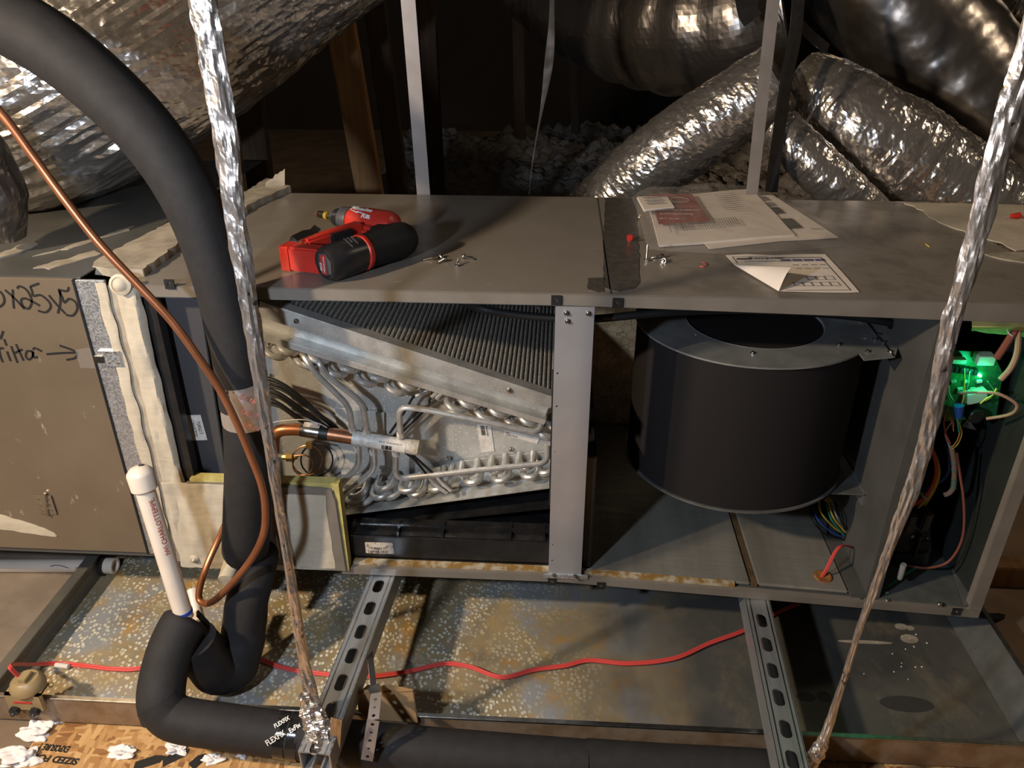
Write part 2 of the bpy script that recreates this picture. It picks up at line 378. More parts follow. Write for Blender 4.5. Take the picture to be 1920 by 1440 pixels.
# stencilled grading marks on the strand board
fl = bpy.data.objects['floor']
for s, px, py, w in (('EXPOSURE 1', 133, 1400, .05), ('SIZED FOR', 150, 1423, .08)):
    o = PZ(px, py, FZ+.0004); add('stencil_lettering', text(s, .016, o, (-1, .06, 0), (0, -1, 0), fit=w, bold=.0006), 'ink', fl)
for i, (px, py, a, L) in enumerate([(280, 1428, .5, .05), (330, 1418, .7, .045), (372, 1426, 1.1, .03), (660, 1436, .3, .05), (730, 1438, .4, .05)]):
    o = PZ(px, py, FZ+.0004); d = V((math.cos(a), math.sin(a), 0)); e = V((-d.y, d.x, 0))
    add('stencil_mark', place(plate([(-L/2, -.007), (L*.3, -.009), (L/2, 0), (L*.2, .008), (-L*.4, .009)], [], .0003), o, d, e), 'ink', fl)

def heap(name, x0, x1, y0, y1, z0, h, mat, nx, ny, lo, fi, edge=.12, **kw):
    def fn(u, v):
        x, y = x0+(x1-x0)*u, y0+(y1-y0)*v
        e = min(u, 1-u, v, 1-v); k = min(1, e/edge)
        n = lo*NZ.noise(V((x*3.3, y*3.3, 3.1)))+fi*(abs(NZ.noise(V((x*15, y*15, 1))))*1.6+.5*NZ.noise(V((x*34, y*34, 5)))+.25*NZ.noise(V((x*70, y*70, 2))))
        return V((x, y, z0+(h+n)*k**.6))
    return add(name, grid(fn, nx, ny), mat, shade='smooth', **kw)
heap('attic_insulation', -.9, 2.2, .80, 3.2, FZ-.01, .38, 'loose_fill', 260, 210, .09, .035, .05, label='grey loose-fill insulation heaped on the attic floor behind the air handler', cat='insulation', kind='stuff')
heap('attic_insulation', -1.75, -.965, -.62, .9, FZ-.01, .02, 'dust_heap', 60, 90, .015, .004, .1, label='grey blown insulation lying on the floor beside the drain pan', cat='insulation', kind='stuff')
for i, (px, py, s, lb) in enumerate([(75, 1375, .030, 'white insulation tuft at the corner of the drain pan'), (40, 1422, .034, 'white insulation tuft beside the stencilled lettering'),
        (232, 1412, .026, 'white insulation tuft on the strand board below the insulated elbow, long and torn'), (330, 1408, .020, 'white insulation tuft on the strand board, tall and pointed'),
        (400, 1425, .016, 'small white insulation tuft near the taped pipe joint'), (455, 1417, .011, 'tiny white insulation scrap under the insulated drain pipe'), (100, 1352, .02, 'thin white insulation tuft against the pan front')]):
    c = PZ(px, py, FZ); bm = bmesh.new(); bmesh.ops.create_icosphere(bm, subdivisions=5, radius=1)
    v = [p.co.copy() for p in bm.verts]; f = [tuple(q.index for q in g.verts) for g in bm.faces]; bm.free()
    def tf(p):
        k = .62+.6*NZ.noise(p*1.5+V((i*7, 0, 0)))+.13*NZ.noise(p*3.5+V((i*3, 2, 0)))+.03*NZ.noise(p*12)
        return c+V((p.x*1.25, p.y*.8, 0))*s*k+V((0, 0, max(-.001, (.15+p.z*.5)*s*k)))
    add('insulation_tuft', ([tf(p) for p in v], f), 'fluff', shade='smooth', label=lb, cat='insulation', group='insulation tufts on the floor')

# roof timbers in the dark behind
def timber(lb, px0, py0, px1, py1, y, w, d, m='wood_shaded'):
    a, b = PY(px0, py0, y), PY(px1, py1, y); t = (a-b).normalized(); a += t*.6; b -= t*.55
    add('roof_timber', tube([b, a], 1, 4) if 0 else obox((a+b)/2, t.cross(V((0, 1, 0))).normalized(), V((0, 1, 0)), t, w/2, d/2, (a-b).length/2), m, bevel=.003, label=lb, cat='timber', group='timbers behind the air handler')
timber('leaning brown roof timber between the foil duct and the thin hanging strap', 645, 80, 692, 350, 1.0, .068, .04, 'wood')
timber('dim brown roof timber beside the leaning one, behind the thin hanging strap', 710, 60, 748, 350, 1.25, .055, .04)
timber('short brown roof timber behind the foil-taped hanger and the big foil duct', 470, 190, 488, 335, .95, .062, .04)
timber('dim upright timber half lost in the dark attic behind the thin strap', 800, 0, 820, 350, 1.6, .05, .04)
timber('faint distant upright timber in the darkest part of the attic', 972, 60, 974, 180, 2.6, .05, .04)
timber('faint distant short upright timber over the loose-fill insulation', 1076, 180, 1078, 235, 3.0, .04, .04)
timber('brown roof timber behind the foil duct at the roof edge', 1885, 0, 1905, 60, 1.5, .12, .04, 'wood')

# ================================================================== filter cabinet and plenum
fc = thing('filter_cabinet', 'taupe sheet-metal filter cabinet with black handwriting and a latch', 'cabinet', (-1.0, .27, -.15))
PT = .541
add('top_sheet', box(-1.75, -.742, -.001, D+.25, PT-.002, PT), 'cabinet_dark', fc)
add('front_door', box(-1.75, -.751, -.006, -.002, .018, PT-.001), 'plenum_sheet', fc, .0008)
add('door_edge', box(-.7505, -.7475, -.010, -.002, .018, PT-.001), 'black_paint', fc, label='black rubber door edge')
add('edge_strip', box(-.7475, -.7022, -.008, -.002, .018, PT-.002), 'galvanised', fc, .0006, label='bright spangled galvanised strip')
add('back_sheet', box(-1.75, -.7005, D, D+.004, .006, PT), 'cabinet_dark', fc)
add('bottom_sheet', box(-1.75, -.7005, 0, D, .006, .018), 'cabinet_dark', fc)
add('support_leg', box(-1.7, -1.66, .2, .24, -.165, .006), 'strut_zinc', fc)
lt = add('latch', place(plate([(-.0, -.013), (.034, -.013), (.034, .013), (0, .013)], [circ(.020, 0, .0022, 10)], .0048), PY(189, 670, -.0078), (1, 0, 0), (0, 0, 1)), 'galvanised', fc)
c = PY(183, 672, -.012); add('latch_tongue', box(c.x-.004, c.x+.011, -.0150, -.0122, c.z-.007, c.z+.006), 'steel', lt, .001)
for dx in (.012, .026):
    for dz in (-.009, .009): add('rivet', lathe([(.0022, 0), (.0018, .0012), (.0005, .0018)], PY(189, 670, -.0124)+V((dx, 0, dz)), (0, -1, 0), 10), 'screw_metal', lt)
hg = add('hinge', place(plate([(-.016, -.02), (.016, -.02), (.016, .02), (-.016, .02)], [], .0015), PY(85, 946, -.0075), (1, 0, 0), (0, 0, 1)), 'plenum_sheet', fc)
for dx in (-.009, .008):
    for dz in (-.012, .0, .012): add('rivet', lathe([(.0022, 0), (.0018, .0012), (.0005, .0018)], PY(85, 946, -.009)+V((dx, 0, dz)), (0, -1, 0), 10), 'screw_metal', hg)
add('hinge_pin', tube([PY(84, 925, -.010), PY(90, 967, -.010)], .0022, 8), 'steel', hg)
# felt pen writing, stroke by stroke
def hw(pts, w=.0036):
    P = [PY(a/6.546, 500+b/6.546, -.0064) for a, b in pts]; P = spl(P, 5)
    return ribbon(P, w, .0003, (0, -1, 0))
st = [[(-60, 330), (-85, 400), (-60, 480), (0, 490), (50, 440), (45, 370), (5, 310), (-40, 310)],
      [(60, 285), (180, 390), (300, 520)], [(155, 280), (160, 400), (170, 515)],
      [(210, 270), (240, 240), (330, 290), (390, 420), (350, 515), (280, 480), (260, 410), (310, 390), (400, 430), (490, 480)],
      [(480, 205), (370, 245)], [(370, 245), (395, 310), (410, 360), (500, 350), (600, 430), (620, 500), (560, 560), (465, 540)],
      [(598, 350), (700, 470), (800, 575)], [(735, 290), (740, 440), (710, 575)],
      [(845, 250), (820, 300), (710, 280)], [(720, 290), (760, 370), (790, 440), (850, 395), (930, 440), (945, 530), (890, 600), (805, 590)],
      [(40, 790), (5, 890)], [(50, 890), (80, 970)], [(-60, 1010), (45, 1000)], [(-30, 900), (0, 1080), (35, 1175)],
      [(85, 1040), (130, 1160)], [(135, 975), (215, 1180)], [(195, 950), (290, 1155)], [(180, 1060), (275, 1015)],
      [(400, 1040), (330, 1040), (320, 1110), (360, 1140), (405, 1090), (400, 1040), (410, 1110), (465, 1110)], [(405, 1020), (430, 1000), (515, 1040)],
      [(570, 1075), (760, 1060), (950, 1055)], [(730, 968), (880, 1020), (945, 1060), (920, 1120), (815, 1145)]]
for q in st: add('handwriting_stroke', hw(q), 'ink', fc)
add('tape_scrap', place(plate([(-.045, -.017), (.03, -.015), (.034, .012), (-.01, .02), (-.05, .014)], [], .0002), PY(176, 674, -.0068), (.55, 0, -.03), (.05, 0, 1)), 'clear_tape', fc)
add('mastic_smear', shell(grid(lambda u, v: PY(-60+168*u, 974+32*u-(34*v-8)*(1-u)**.5 + 2*NZ.noise(V((u*9, v*5, 0))), -.0072), 24, 6), .0008), 'mastic', fc)
# smears of sealant trailing over the plenum top
def smear(name, parent, pts, z, mat='mastic_grey', th=.003, n=90, seed=0, amp=.004):
    """irregular flat smear: polygon in pixel space lying on height z"""
    P = [PZ(a, b, z) for a, b in pts]; c = sum(P, V())/len(P); Q = []
    for i, p in enumerate(P):
        q = P[(i+1) % len(P)]; m = max(2, int((q-p).length/.012))
        for k in range(m):
            w = p.lerp(q, k/m); Q.append(w+V((NZ.noise(w*60+V((seed, 0, 0)))*amp*2, NZ.noise(w*60+V((0, seed, 5)))*amp*2, 0)))
    outer = [(w.x-c.x, w.y-c.y) for w in Q]
    return add(name, place(plate(outer, [], th), V((c.x, c.y, z)), (1, 0, 0), (0, 1, 0)), mat, parent, .0008 if th > .0035 else 0)
smear('sealant_smear', fc, [(0, 478), (60, 455), (70, 460), (25, 480), (0, 488)], PT, seed=1)
smear('sealant_smear', fc, [(70, 480), (150, 455), (250, 425), (240, 432), (130, 468)], PT, seed=2, th=.001)
smear('sealant_smear', fc, [(60, 503), (180, 470), (190, 476), (90, 506)], PT, seed=3, th=.001)

# ================================================================== air handler cabinet
ah = thing('air_handler', 'long taupe horizontal air handler cabinet with its front access panels removed', 'air handler', (0, .27, -.05))
add('top_panel', box(-.70, XR, 0, D, H-.004, H), 'top_paint', ah, .0012)
add('top_flange', ext([V((-.66, -.003, H-.0005)), V((-.66, -.003, H-.0172)), V((0, -.003, H-.0175)), V((XR, -.003, H-.0316)), V((XR, -.003, H-.0005))], (0, .004, 0)), 'cabinet_paint', ah, .0008)
add('top_return', box(-.66, XR, .0, .02, H-.019, H-.016), 'cabinet_paint', ah)
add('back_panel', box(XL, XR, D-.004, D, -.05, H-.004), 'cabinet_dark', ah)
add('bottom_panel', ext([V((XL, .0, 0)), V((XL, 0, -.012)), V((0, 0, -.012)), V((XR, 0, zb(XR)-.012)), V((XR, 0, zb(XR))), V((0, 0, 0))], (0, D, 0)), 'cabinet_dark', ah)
add('bottom_rail', ext([V((-.40, -.004, .001)), V((-.40, -.004, -.0152)), V((0, -.004, -.0152)), V((XR, -.004, zb(XR)-.0152)), V((XR, -.004, zb(XR)+.001)), V((0, -.004, .001))], (0, .012, 0)), 'cabinet_paint', ah, .001)
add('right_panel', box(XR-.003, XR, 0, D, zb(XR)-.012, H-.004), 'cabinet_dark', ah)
add('corner_post', box(XR-.022, XR+.001, -.003, .012, zb(XR)-.002, H-.028), 'cabinet_paint', ah, .001)
# left end frame, thick with sealant
add('left_panel', box(-.70, -.697, 0, D, -.0, H-.004), 'cabinet_dark', ah)
def mst(x0, x1, z0, z1, y, th, nx, nz, seed, mat='mastic', amp=.0025, name='mastic_coat', parent=None):
    def fn(u, v):
        x, z = x0+(x1-x0)*u, z0+(z1-z0)*v; e = min(u, 1-u)*(x1-x0); k = min(1, e/.004)
        n = NZ.fractal(V((x*34+seed, z*11, seed)), .8, 2, 4); wob = .004*NZ.noise(V((seed, z*26, u*3)))*(1 if u in (0, 1) else .4)
        return V((x+wob, y-th*k-amp*n*k, z))
    return add(name, shell(grid(fn, nx, nz), .004), mat, parent)
mst(-.718, -.700, .03, .535, -.008, .002, 6, 80, 3.3, amp=.0015, parent=ah)
add('frame_groove', box(-.702, -.686, -.004, .0, .0, .53), 'mastic_grey', ah, label='brown groove between the sealant beads')
mst(-.690, -.653, -.005, .53, -.004, .008, 12, 90, 8.1, amp=.004, parent=ah)
mst(-.692, -.50, -.004, .178, -.012, .002, 40, 40, 5.7, amp=.004, parent=ah)
for px, py, r in ((228, 533, .017), (366, 1046, .008)):
    add('mastic_blob', lathe([(r, 0), (r*.95, .006), (r*.7, .008), (r*.66, .006), (r*.4, .011), (.0005, .013)], PY(px, py, -.012), (.1, -1, .2), 20), 'mastic', ah)
smear('mastic_seam', ah, [(178, 516), (186, 500), (330, 425), (400, 400), (470, 368), (500, 345), (548, 360), (520, 372), (470, 395), (420, 425), (345, 465), (268, 522)], H-.001, 'mastic_grey', .0135, seed=9)
smear('mastic_smear', ah, [(1690, 380), (1920, 385), (1960, 470), (1900, 470), (1830, 440), (1760, 420), (1735, 400)], H, 'mastic', .0015, seed=4, amp=.006)
smear('mastic_smear', ah, [(1842, 478), (1960, 470), (1960, 500), (1890, 490)], H, 'mastic_grey', .002, seed=5)
0 and smear('dull_patch', ah, [(1190, 380), (1240, 470), (1330, 500), (1300, 520), (1240, 520), (1200, 500), (1185, 430)], H, 'cabinet_paint', .0003, seed=6, amp=.006)
# torn metal tab standing at the back edge
add('bent_tab', shell(grid(lambda u, v: PY(498+36*u, 356-(26*u+14+6*NZ.noise(V((u*7, 0, 2))))*v, D+.004+.01*u), 8, 4), .0015), 'mastic_grey', ah)
# adhesive tape over the joint of the top sheets
tp = smear('black_tape', ah, [(1135, 372), (1192, 372), (1197, 460), (1199, 530), (1188, 541), (1160, 548), (1133, 540), (1131, 460)], H, 'tape_dark', .0008, seed=11, amp=.0015)
tp['label'] = 'strip of crinkled dark tape across the top sheet'
smear('black_tape_end', ah, [(1103, 522), (1133, 521), (1133, 548), (1120, 548), (1101, 543)], H, 'tape_dark', .0008, seed=12, amp=.0015)
add('top_seam', box(PZ(1133, 450, H).x-.003, PZ(1133, 450, H).x-.001, .002, D-.002, H, H+.0008), 'cabinet_dark', ah)
# spring clips on the rails
for px, py in ((1043, 563), (1158, 568), (318, 533), (1035, 1090), (1127, 1098), (1793, 1147)):
    p = PY(px, py, -.0045); s = .0075
    k = add('spring_clip', place(plate([(-s, -s), (s, -s), (s, s), (-s, s)], [circ(0, 0, .0032, 12)], .0022), p+V((0, .001, 0)), (1, 0, 0), (0, 0, 1)), 'black_paint', ah, .0004)
    add('clip_hole', lathe([(.0036, 0), (.0034, .0012), (.0018, .0016)], p+V((0, .0012, 0)), (0, -1, 0), 12), 'steel', k)
# central post
hl = [circ(.006, .402, .0016, 10), circ(.006, .344, .0016, 10), circ(.006, .26, .0010, 8), circ(.006, .035, .0016, 10), circ(.006, .07, .0014, 8)]
add('center_post', join(place(plate([(0, 0), (.0574, 0), (.0574, .512), (0, .512)], hl, .0015), V((-.0286, -.0035, 0)), (1, 0, 0), (0, 0, 1)),
    box(-.0286, -.0271, -.0035, .014, 0, .512), box(.0273, .0288, -.0035, .014, 0, .512)), 'galv_smooth', ah, label='bright galvanised centre post')
add('post_foot', box(-.037, .041, -.007, -.003, -.004, .006), 'galvanised', ah, .0008)
add('post_shadow_strip', box(-.031, -.028, -.001, .013, .15, .40), 'black_paint', ah)  # solid black strip painted as the shadow along the post edge
for x_, z_ in ((-.019, .004), (.018, .004), (.022, -.0), (-.012, .502), (.020, .502), (-.010, .489)):
    add('hex_screw', lathe([(.0045, 0), (.0045, .0012), (.0030, .0014), (.0030, .004), (.0005, .0045)], V((x_, -.007 if z_ < .1 else -.005, z_)), (0, -1, 0), 6), 'screw_metal', ah)
# flange screws under the top rail
for px, py in ((508, 553), (545, 554), (330, 551), (1010, 575)):
    add('hex_screw', lathe([(.003, 0), (.003, .003), (.0005, .004)], PY(px, py, .004), (0, 0, -1), 8), 'screw_metal', ah)
# blower chamber lining
add('rear_liner', box(.0, .53, D-.022, D-.004, -.0, H-.01), 'liner_brown', ah, label='brown scrim-faced rear insulation')
def deck(x0, x1, y0, y1):
    return ext([V((x0, y0, zb(x0))), V((x1, y0, zb(x1))), V((x1, y0, zb(x1)+.007)), V((x0, y0, zb(x0)+.007))], (0, y1-y0, 0))
add('floor_liner', deck(.045, .330, .012, D-.022), 'liner_foil', ah, .003, label='foil-faced floor insulation board')
add('floor_liner', deck(.342, .502, .012, D-.022), 'liner_foil', ah, .003, label='foil-faced floor insulation board')
add('liner_stain', ext([V((.331, .010, zb(.33)+.001)), V((.341, .010, zb(.34)+.001)), V((.341, .010, zb(.34)+.004)), V((.331, .010, zb(.33)+.004))], (0, D-.04, 0)), 'rust_dark', ah)
add('floor_rust', deck(.03, .30, .004, .014), 'rust_strip', ah)
add('floor_rust', deck(-.38, .03, .004, .016), 'rust_strip', ah, label='rusty insulation strip under the coil tray')
add('rust_hole', lathe([(.018, 0), (.014, .004), (.006, .002), (.0005, .001)], PZ(1543, 1083, zb(.46)+.006), (0, -.2, 1), 14), 'rust_orange', ah)
# divider between blower and controls
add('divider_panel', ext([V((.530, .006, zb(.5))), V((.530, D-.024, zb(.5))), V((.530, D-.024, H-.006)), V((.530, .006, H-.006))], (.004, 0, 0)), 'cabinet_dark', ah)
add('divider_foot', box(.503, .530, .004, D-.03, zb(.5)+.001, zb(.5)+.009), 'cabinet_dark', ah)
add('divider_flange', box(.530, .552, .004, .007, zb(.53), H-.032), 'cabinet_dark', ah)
add('control_back', box(.534, XR-.003, .30, .304, zb(.7), H-.006), 'black_paint', ah)
add('control_floor', ext([V((.534, .004, zb(.534)+.001)), V((XR-.008, .004, zb(.715)+.001)), V((XR-.008, .004, zb(.715)+.004)), V((.534, .004, zb(.534)+.004))], (0, .29, 0)), 'galv_dull', ah)
add('control_wall', box(XR-.010, XR-.006, .012, .30, zb(.7)+.004, H-.03), 'bay_wall', ah)
add('wall_foot_angle', ext([PZ(1778, 1050, -.035), PZ(1808, 1138, -.035), PZ(1830, 1132, -.035), PZ(1800, 1050, -.035)], (0, 0, .003)), 'galv_dull', ah)
for px, py in ((1614, 1124), (1664, 1126), (1762, 1133), (1662, 1113)):
    add('hex_screw', lathe([(.0045, 0), (.0045, .001), (.003, .0012), (.003, .004), (.0005, .0045)], PZ(px, py, zb(.6)+.003), (0, -.3, 1), 8), 'screw_metal', ah)
add('insulation_edge', shell(grid(lambda u, v: PY(1822+120*u, 598+(8+14*u+5*NZ.noise(V((u*6, v*3, 7))))*v, .02+.05*v), 16, 4), .012), 'yellow_foam', ah, label='yellow fibreglass edge under the top panel')
add('top_insulation', box(.535, XR-.004, .03, D-.03, H-.022, H-.005), 'yellow_foam', ah)
# lower left cover plate with the pipe entries
cv = add('entry_cover', box(-.652, -.392, -.010, -.004, -.004, .176), 'mastic', ah, .002, label='sealant-smeared pipe entry cover')
add('foam_edge', box(-.640, -.385, -.009, .010, .176, .186), 'yellow_foam', ah, label='yellow foam edge of the entry cover')
add('foam_edge', box(-.393, -.384, -.010, .010, -.002, .186), 'yellow_foam', ah, label='yellow foam edge of the entry cover')
add('foam_backing', box(-.645, -.45, -.012, -.008, .172, .181), 'cabinet_paint', ah)
rp = [PY(a, b, -.014) for a, b in ((505, 911), (600, 916), (622, 920), (630, 940), (650, 1072), (516, 1060))]
add('entry_plate', ext(rp, (0, .007, 0)), 'cabinet_paint', ah, .0015, label='raised taupe entry plate')
mst(-.478, -.408, .006, .165, -.0145, .0012, 22, 30, 2.2, amp=.002, parent=ah)
# dark left chamber
add('chamber_wall', box(-.652, -.636, .0, .02, .17, .512), 'black_plastic', ah)
gp = [PY(a, b, .035) for a, b in ((300, 556), (374, 560), (424, 888), (362, 890))]
gw = add('access_baffle', ext(gp, (0, .006, 0)), 'graphite_panel', ah, .001, label='dark grey baffle with a date label')
add('chamber_back', box(-.69, -.03, .50, .504, .0, H-.006), 'black_paint', ah)
add('chamber_rod', tube([PY(376, 585, .06), PY(402, 617, .03)], .003, 8), 'tube_metal', ah)
def sticker(name, parent, px, y, mat, rows, up_dir=None, r=.002):
    """flat label on the plane y, corners given in pixels (tl, tr, br, bl); rows of text as (string, u, v, size, width)"""
    q = [PY(a, b, y) for a, b in px]; o = add(name, ext(q, (0, .0006, 0)), mat, parent); return o, q
o, q = sticker('date_label', ah, ((348, 779), (376, 778), (389, 825), (361, 826)), .0335, 'label_white', 0)
dn = (q[3]-q[0]).normalized(); rg = (q[1]-q[0]).normalized()
add('label_lettering', text('TURNO 3', .0085, q[0]+dn*.012+rg*.016, dn, rg, fit=.024, lift=.0008), 'ink', o)
add('label_lettering', text('12/MAR/2025', .0085, q[0]+dn*.007+rg*.006, dn, rg, fit=.034, lift=.0008), 'ink', o)

# ================================================================== black condensate tray under the coil
ct = thing('coil_tray', 'wet black plastic condensate tray under the slanted coil', 'drain tray', (-.2, .2, .006))
add('tray_front', box(-.384, .030, .016, .020, .007, .056), 'black_plastic', ct, .001)
add('tray_floor', box(-.60, .04, .016, .49, .007, .012), 'wet_black', ct)
add('tray_wall', box(-.60, .034, .0585, .0635, .012, .062), 'wet_black', ct, .002)
add('tray_ledge', ext([V((-.385, .022, .056)), V((-.385, .058, .066)), V((.03, .058, .066)), V((.03, .022, .056))], (0, 0, -.004)), 'wet_black', ct)
add('tray_ramp', ext([V((-.40, .075, .026)), V((-.40, .46, .026)), V((-.02, .46, .092)), V((-.02, .075, .092))], (0, 0, -.004)), 'wet_black', ct)
add('tray_side', box(.030, .046, .014, .48, .006, .24), 'black_plastic', ct, .002)
add('tray_rib', box(-.37, .0, .034, .040, .058, .070), 'wet_black', ct, .002)
for x_ in (-.30, -.22, -.10, -.04): add('tray_gusset', box(x_, x_+.004, .020, .06, .03, .066), 'wet_black', ct)
o, q = sticker('date_label', ct, ((684, 1017), (736, 1018), (739, 1039), (686, 1037)), .0150, 'label_dirty', 0)
add('label_lettering', text('TURNO 1', .008, q[3]+V((.009, 0, .0095)), (1, 0, 0), (0, 0, 1), fit=.025, lift=.0008), 'ink', o)
add('label_lettering', text('13/MAR/2025', .008, q[3]+V((.005, 0, .0020)), (1, 0, 0), (0, 0, 1), fit=.035, lift=.0008), 'ink', o)

# ================================================================== evaporator coil
ev = thing('evaporator_coil', 'slanted aluminium evaporator coil with chalky U-bends, tubes and manifold', 'coil', (-.26, .2, .05))
A, B = PY(492, 558, .040), PY(1042, 738, .040); ux = (B-A).normalized(); wx = V((ux.z, 0, -ux.x)); wx = -wx if wx.z > 0 else wx
L = (B-A).length
prof = [(0, .050), (0, .026), (.004, .026), (.004, .030), (.029, .030), (.031, .048), (.053, .048), (.055, .026), (.066, .026), (.066, .10)]
v = [A+wx*w*1.0+V((0, y-.04, 0)) for w, y in prof]+[B+wx*w*.82+V((0, y-.04, 0)) for w, y in prof]; n = len(prof)
add('coil_channel', (v, [(i, i+1, n+i+1, n+i) for i in range(n-1)]+[tuple(range(n))[::-1], tuple(range(n, 2*n)), (n-1, 0, n, 2*n-1)]), 'aluminium', ev, .0006, label='slanted aluminium coil channel')
for t in (.125, .85):
    add('channel_rivet', lathe([(.005, 0), (.0045, .002), (.003, .004), (.0005, .0045)], A+ux*L*t+wx*.015+V((0, -.010, 0)), (0, -1, 0), 10), 'steel', ev)
# finned face behind the channel, ribs running back
NR = 62
def fins(u, v):
    i = u*NR*4; p = A+ux*(L*u); k = [0, .0028, .0028, 0][int(round(i)) % 4]
    return p+V((0, .008+.44*v, 0))-wx*(k-.003)+V((0, 0, .0))
add('fin_face', shell(grid(fins, NR*4, 1), .003), 'fin_metal', ev, kind='stuff')
add('coil_slab', ext([A+V((0, .06, 0))+wx*.008, B+V((0, .06, 0))+wx*.008, B+V((0, .06, 0))+wx*.05, A+V((0, .06, 0))+wx*.062], (0, .40, 0)), 'coil_plate', ev)
# front delta plate
add('delta_plate', ext([PY(a, b, .118) for a, b in ((490, 600), (1040, 760), (1040, 865), (860, 870), (640, 930), (490, 930))], (0, .002, 0)), 'coil_plate', ev, label='chalk-spotted aluminium delta plate')
add('plate_fold', ext([PY(a, b, .112) for a, b in ((850, 757), (1040, 800), (1028, 850), (852, 866))], (0, .002, 0)), 'coil_plate', ev)
add('plate_bracket', ext([PY(a, b, .110) for a, b in ((628, 765), (720, 775), (722, 885), (640, 890))], (0, .003, 0)), 'coil_plate', ev)
for px, py in ((840, 750), (840, 858), (958, 842), (579, 672), (716, 876)):
    add('plate_screw', lathe([(.0045, 0), (.0045, .001), (.003, .0015), (.003, .004), (.0005, .0045)], PY(px, py, .109), (0, -1, 0), 8), 'steel', ev)
# lower tube sheet and its lip
add('tube_sheet', ext([PY(a, b, .105) for a, b in ((636, 925), (860, 866), (1030, 846), (1040, 905), (640, 955))], (0, .002, 0)), 'aluminium', ev)
add('sheet_lip', ext([PY(636, 952, .100), PY(1040, 888, .100), PY(1040, 913, .060), PY(640, 966, .060)], (0, 0, -.002)), 'aluminium', ev, label='lower lip of the tube sheet')
add('lower_slab', ext([PY(636, 960, .108)+V((0, 0, -.004)), PY(1036, 905, .108)+V((0, 0, -.004)), PY(1036, 870, .108), PY(636, 930, .108)], (0, .33, 0)), 'fin_metal', ev)
def ubend(a, b, d, r, name='u_bend'):
    """bent tube standing out from the tube sheet by d between roots a and b"""
    a, b = V(a), V(b); f = V((0, -1, -.12)).normalized(); h = (b-a).length/2; m = (a+b)/2; s = (b-a)/2
    P = [a, a+f*max(.002, d-h)]
    for k in range(1, 10): t = math.pi*k/10; P.append(m+f*max(.002, d-h)-s*math.cos(t)+f*h*math.sin(t))
    P += [b+f*max(.002, d-h), b]
    o = add(name, tube(P, r, 10), 'tube_metal', ev)
    return o
low = [((866, 868), (895, 863)), ((922, 858), (948, 854)), ((973, 851), (1000, 849)), ((876, 884), (903, 880)), ((929, 876), (955, 872)), ((982, 869), (1010, 866)), ((1012, 866), (1036, 862)),
       ((712, 893), (742, 886)), ((704, 908), (735, 903)), ((724, 912), (752, 906)), ((755, 895), (788, 890)), ((772, 903), (800, 898)), ((676, 924), (704, 915)), ((664, 907), (690, 899)), ((657, 920), (688, 910)),
       ((832, 876), (848, 872)), ((812, 893), (838, 888))]
for i, (a, b) in enumerate(low): ubend(PY(*a, .104), PY(*b, .104), .040 if i % 3 else .034, .0058)
for i in range(10):
    t = i/9; x0 = 508+t*500; y0 = 640+t*148
    if 4.4 < i < 5.6: continue
    ubend(PY(x0, y0, .104), PY(x0+34, y0+13, .104), .036, .0062)
    ubend(PY(x0+24, y0-8, .104), PY(x0+58, y0+4, .104), .036, .0062)
for i in range(11):                       # brazed collars along the upper row
    t = i/10; add('braze_collar', lathe([(.0078, 0), (.0078, .006), (.0066, .009)], PY(512+t*505, 640+t*150, .090), (0, -1, -.1), 12, False), 'ceramic_coat', ev)
def tb(name, pts, r, y=.062, mat='tube_metal', rad=.018, seg=10, parent=None):
    P = [PY(*p[:2], p[2] if len(p) > 2 else y) for p in pts]
    return add(name, tube(fil(P, rad, 6), r, seg), mat, parent or ev)
tb('feeder_tube', [(562, 655, .09), (572, 672), (592, 700), (655, 762), (661, 808, .06)], .0052)
tb('feeder_tube', [(590, 664, .09), (598, 678), (610, 702), (680, 755), (688, 813, .06)], .0052)
tb('feeder_tube', [(751, 822, .06), (748, 762), (800, 768), (1012, 812), (1017, 778, .09)], .0052)
tb('feeder_tube', [(742, 840, .06), (742, 898), (800, 892), (1026, 868), (1027, 838, .09)], .0052)
tb('feeder_tube', [(671, 832, .06), (674, 872), (642, 905), (625, 925, .05)], .0056)
tb('feeder_tube', [(700, 838, .06), (703, 880), (660, 915), (630, 940, .05)], .0056)
for px, py in ((661, 806), (688, 811), (751, 815), (742, 850), (671, 842), (700, 848)):
    add('tube_ferrule', lathe([(.0068, 0), (.0068, .008), (.0056, .009)], PY(px, py, .062)-V((0, 0, .004)), (0, 0, 1), 12), 'ceramic_coat', ev)
mA, mB = PY(612, 813, .060), PY(772, 838, .060); md = (mB-mA).normalized()
add('manifold', tube([mA, mA.lerp(mB, .30), mA.lerp(mB, .33), mB], [.0115, .0118, .0128, .0128], 20), 'ceramic_coat', ev)
add('manifold_cap', tube([mB-md*.002, mB+md*.012, mB+md*.016], [.0135, .0135, .010], 16), 'ceramic_coat', ev)
add('manifold_sleeve', tube([mA-md*.001, mA.lerp(mB, .31)], .0121, 20), 'copper_dull', ev, label='copper sleeve of the manifold')
add('suction_elbow', tube(fil([PY(512, 890, .058), PY(513, 806, .058), mA-md*.045+V((0, 0, .001)), mA], .03, 8), .0108, 16), 'copper', ev, label='bare copper suction elbow')
add('coupling_band', tube([mA-md*.044, mA-md*.010], .0122, 20), 'steel', ev, label='chrome coupling')
add('coupling_tape', tube([mA-md*.012, mA+md*.004], .0124, 20), 'black_paint', ev)
fl_ = V((0, -1, .25)).normalized(); ll = mA.lerp(mB, .60)+fl_*.0128; lu = md.cross(fl_).normalized(); lu = lu if lu.z > 0 else -lu
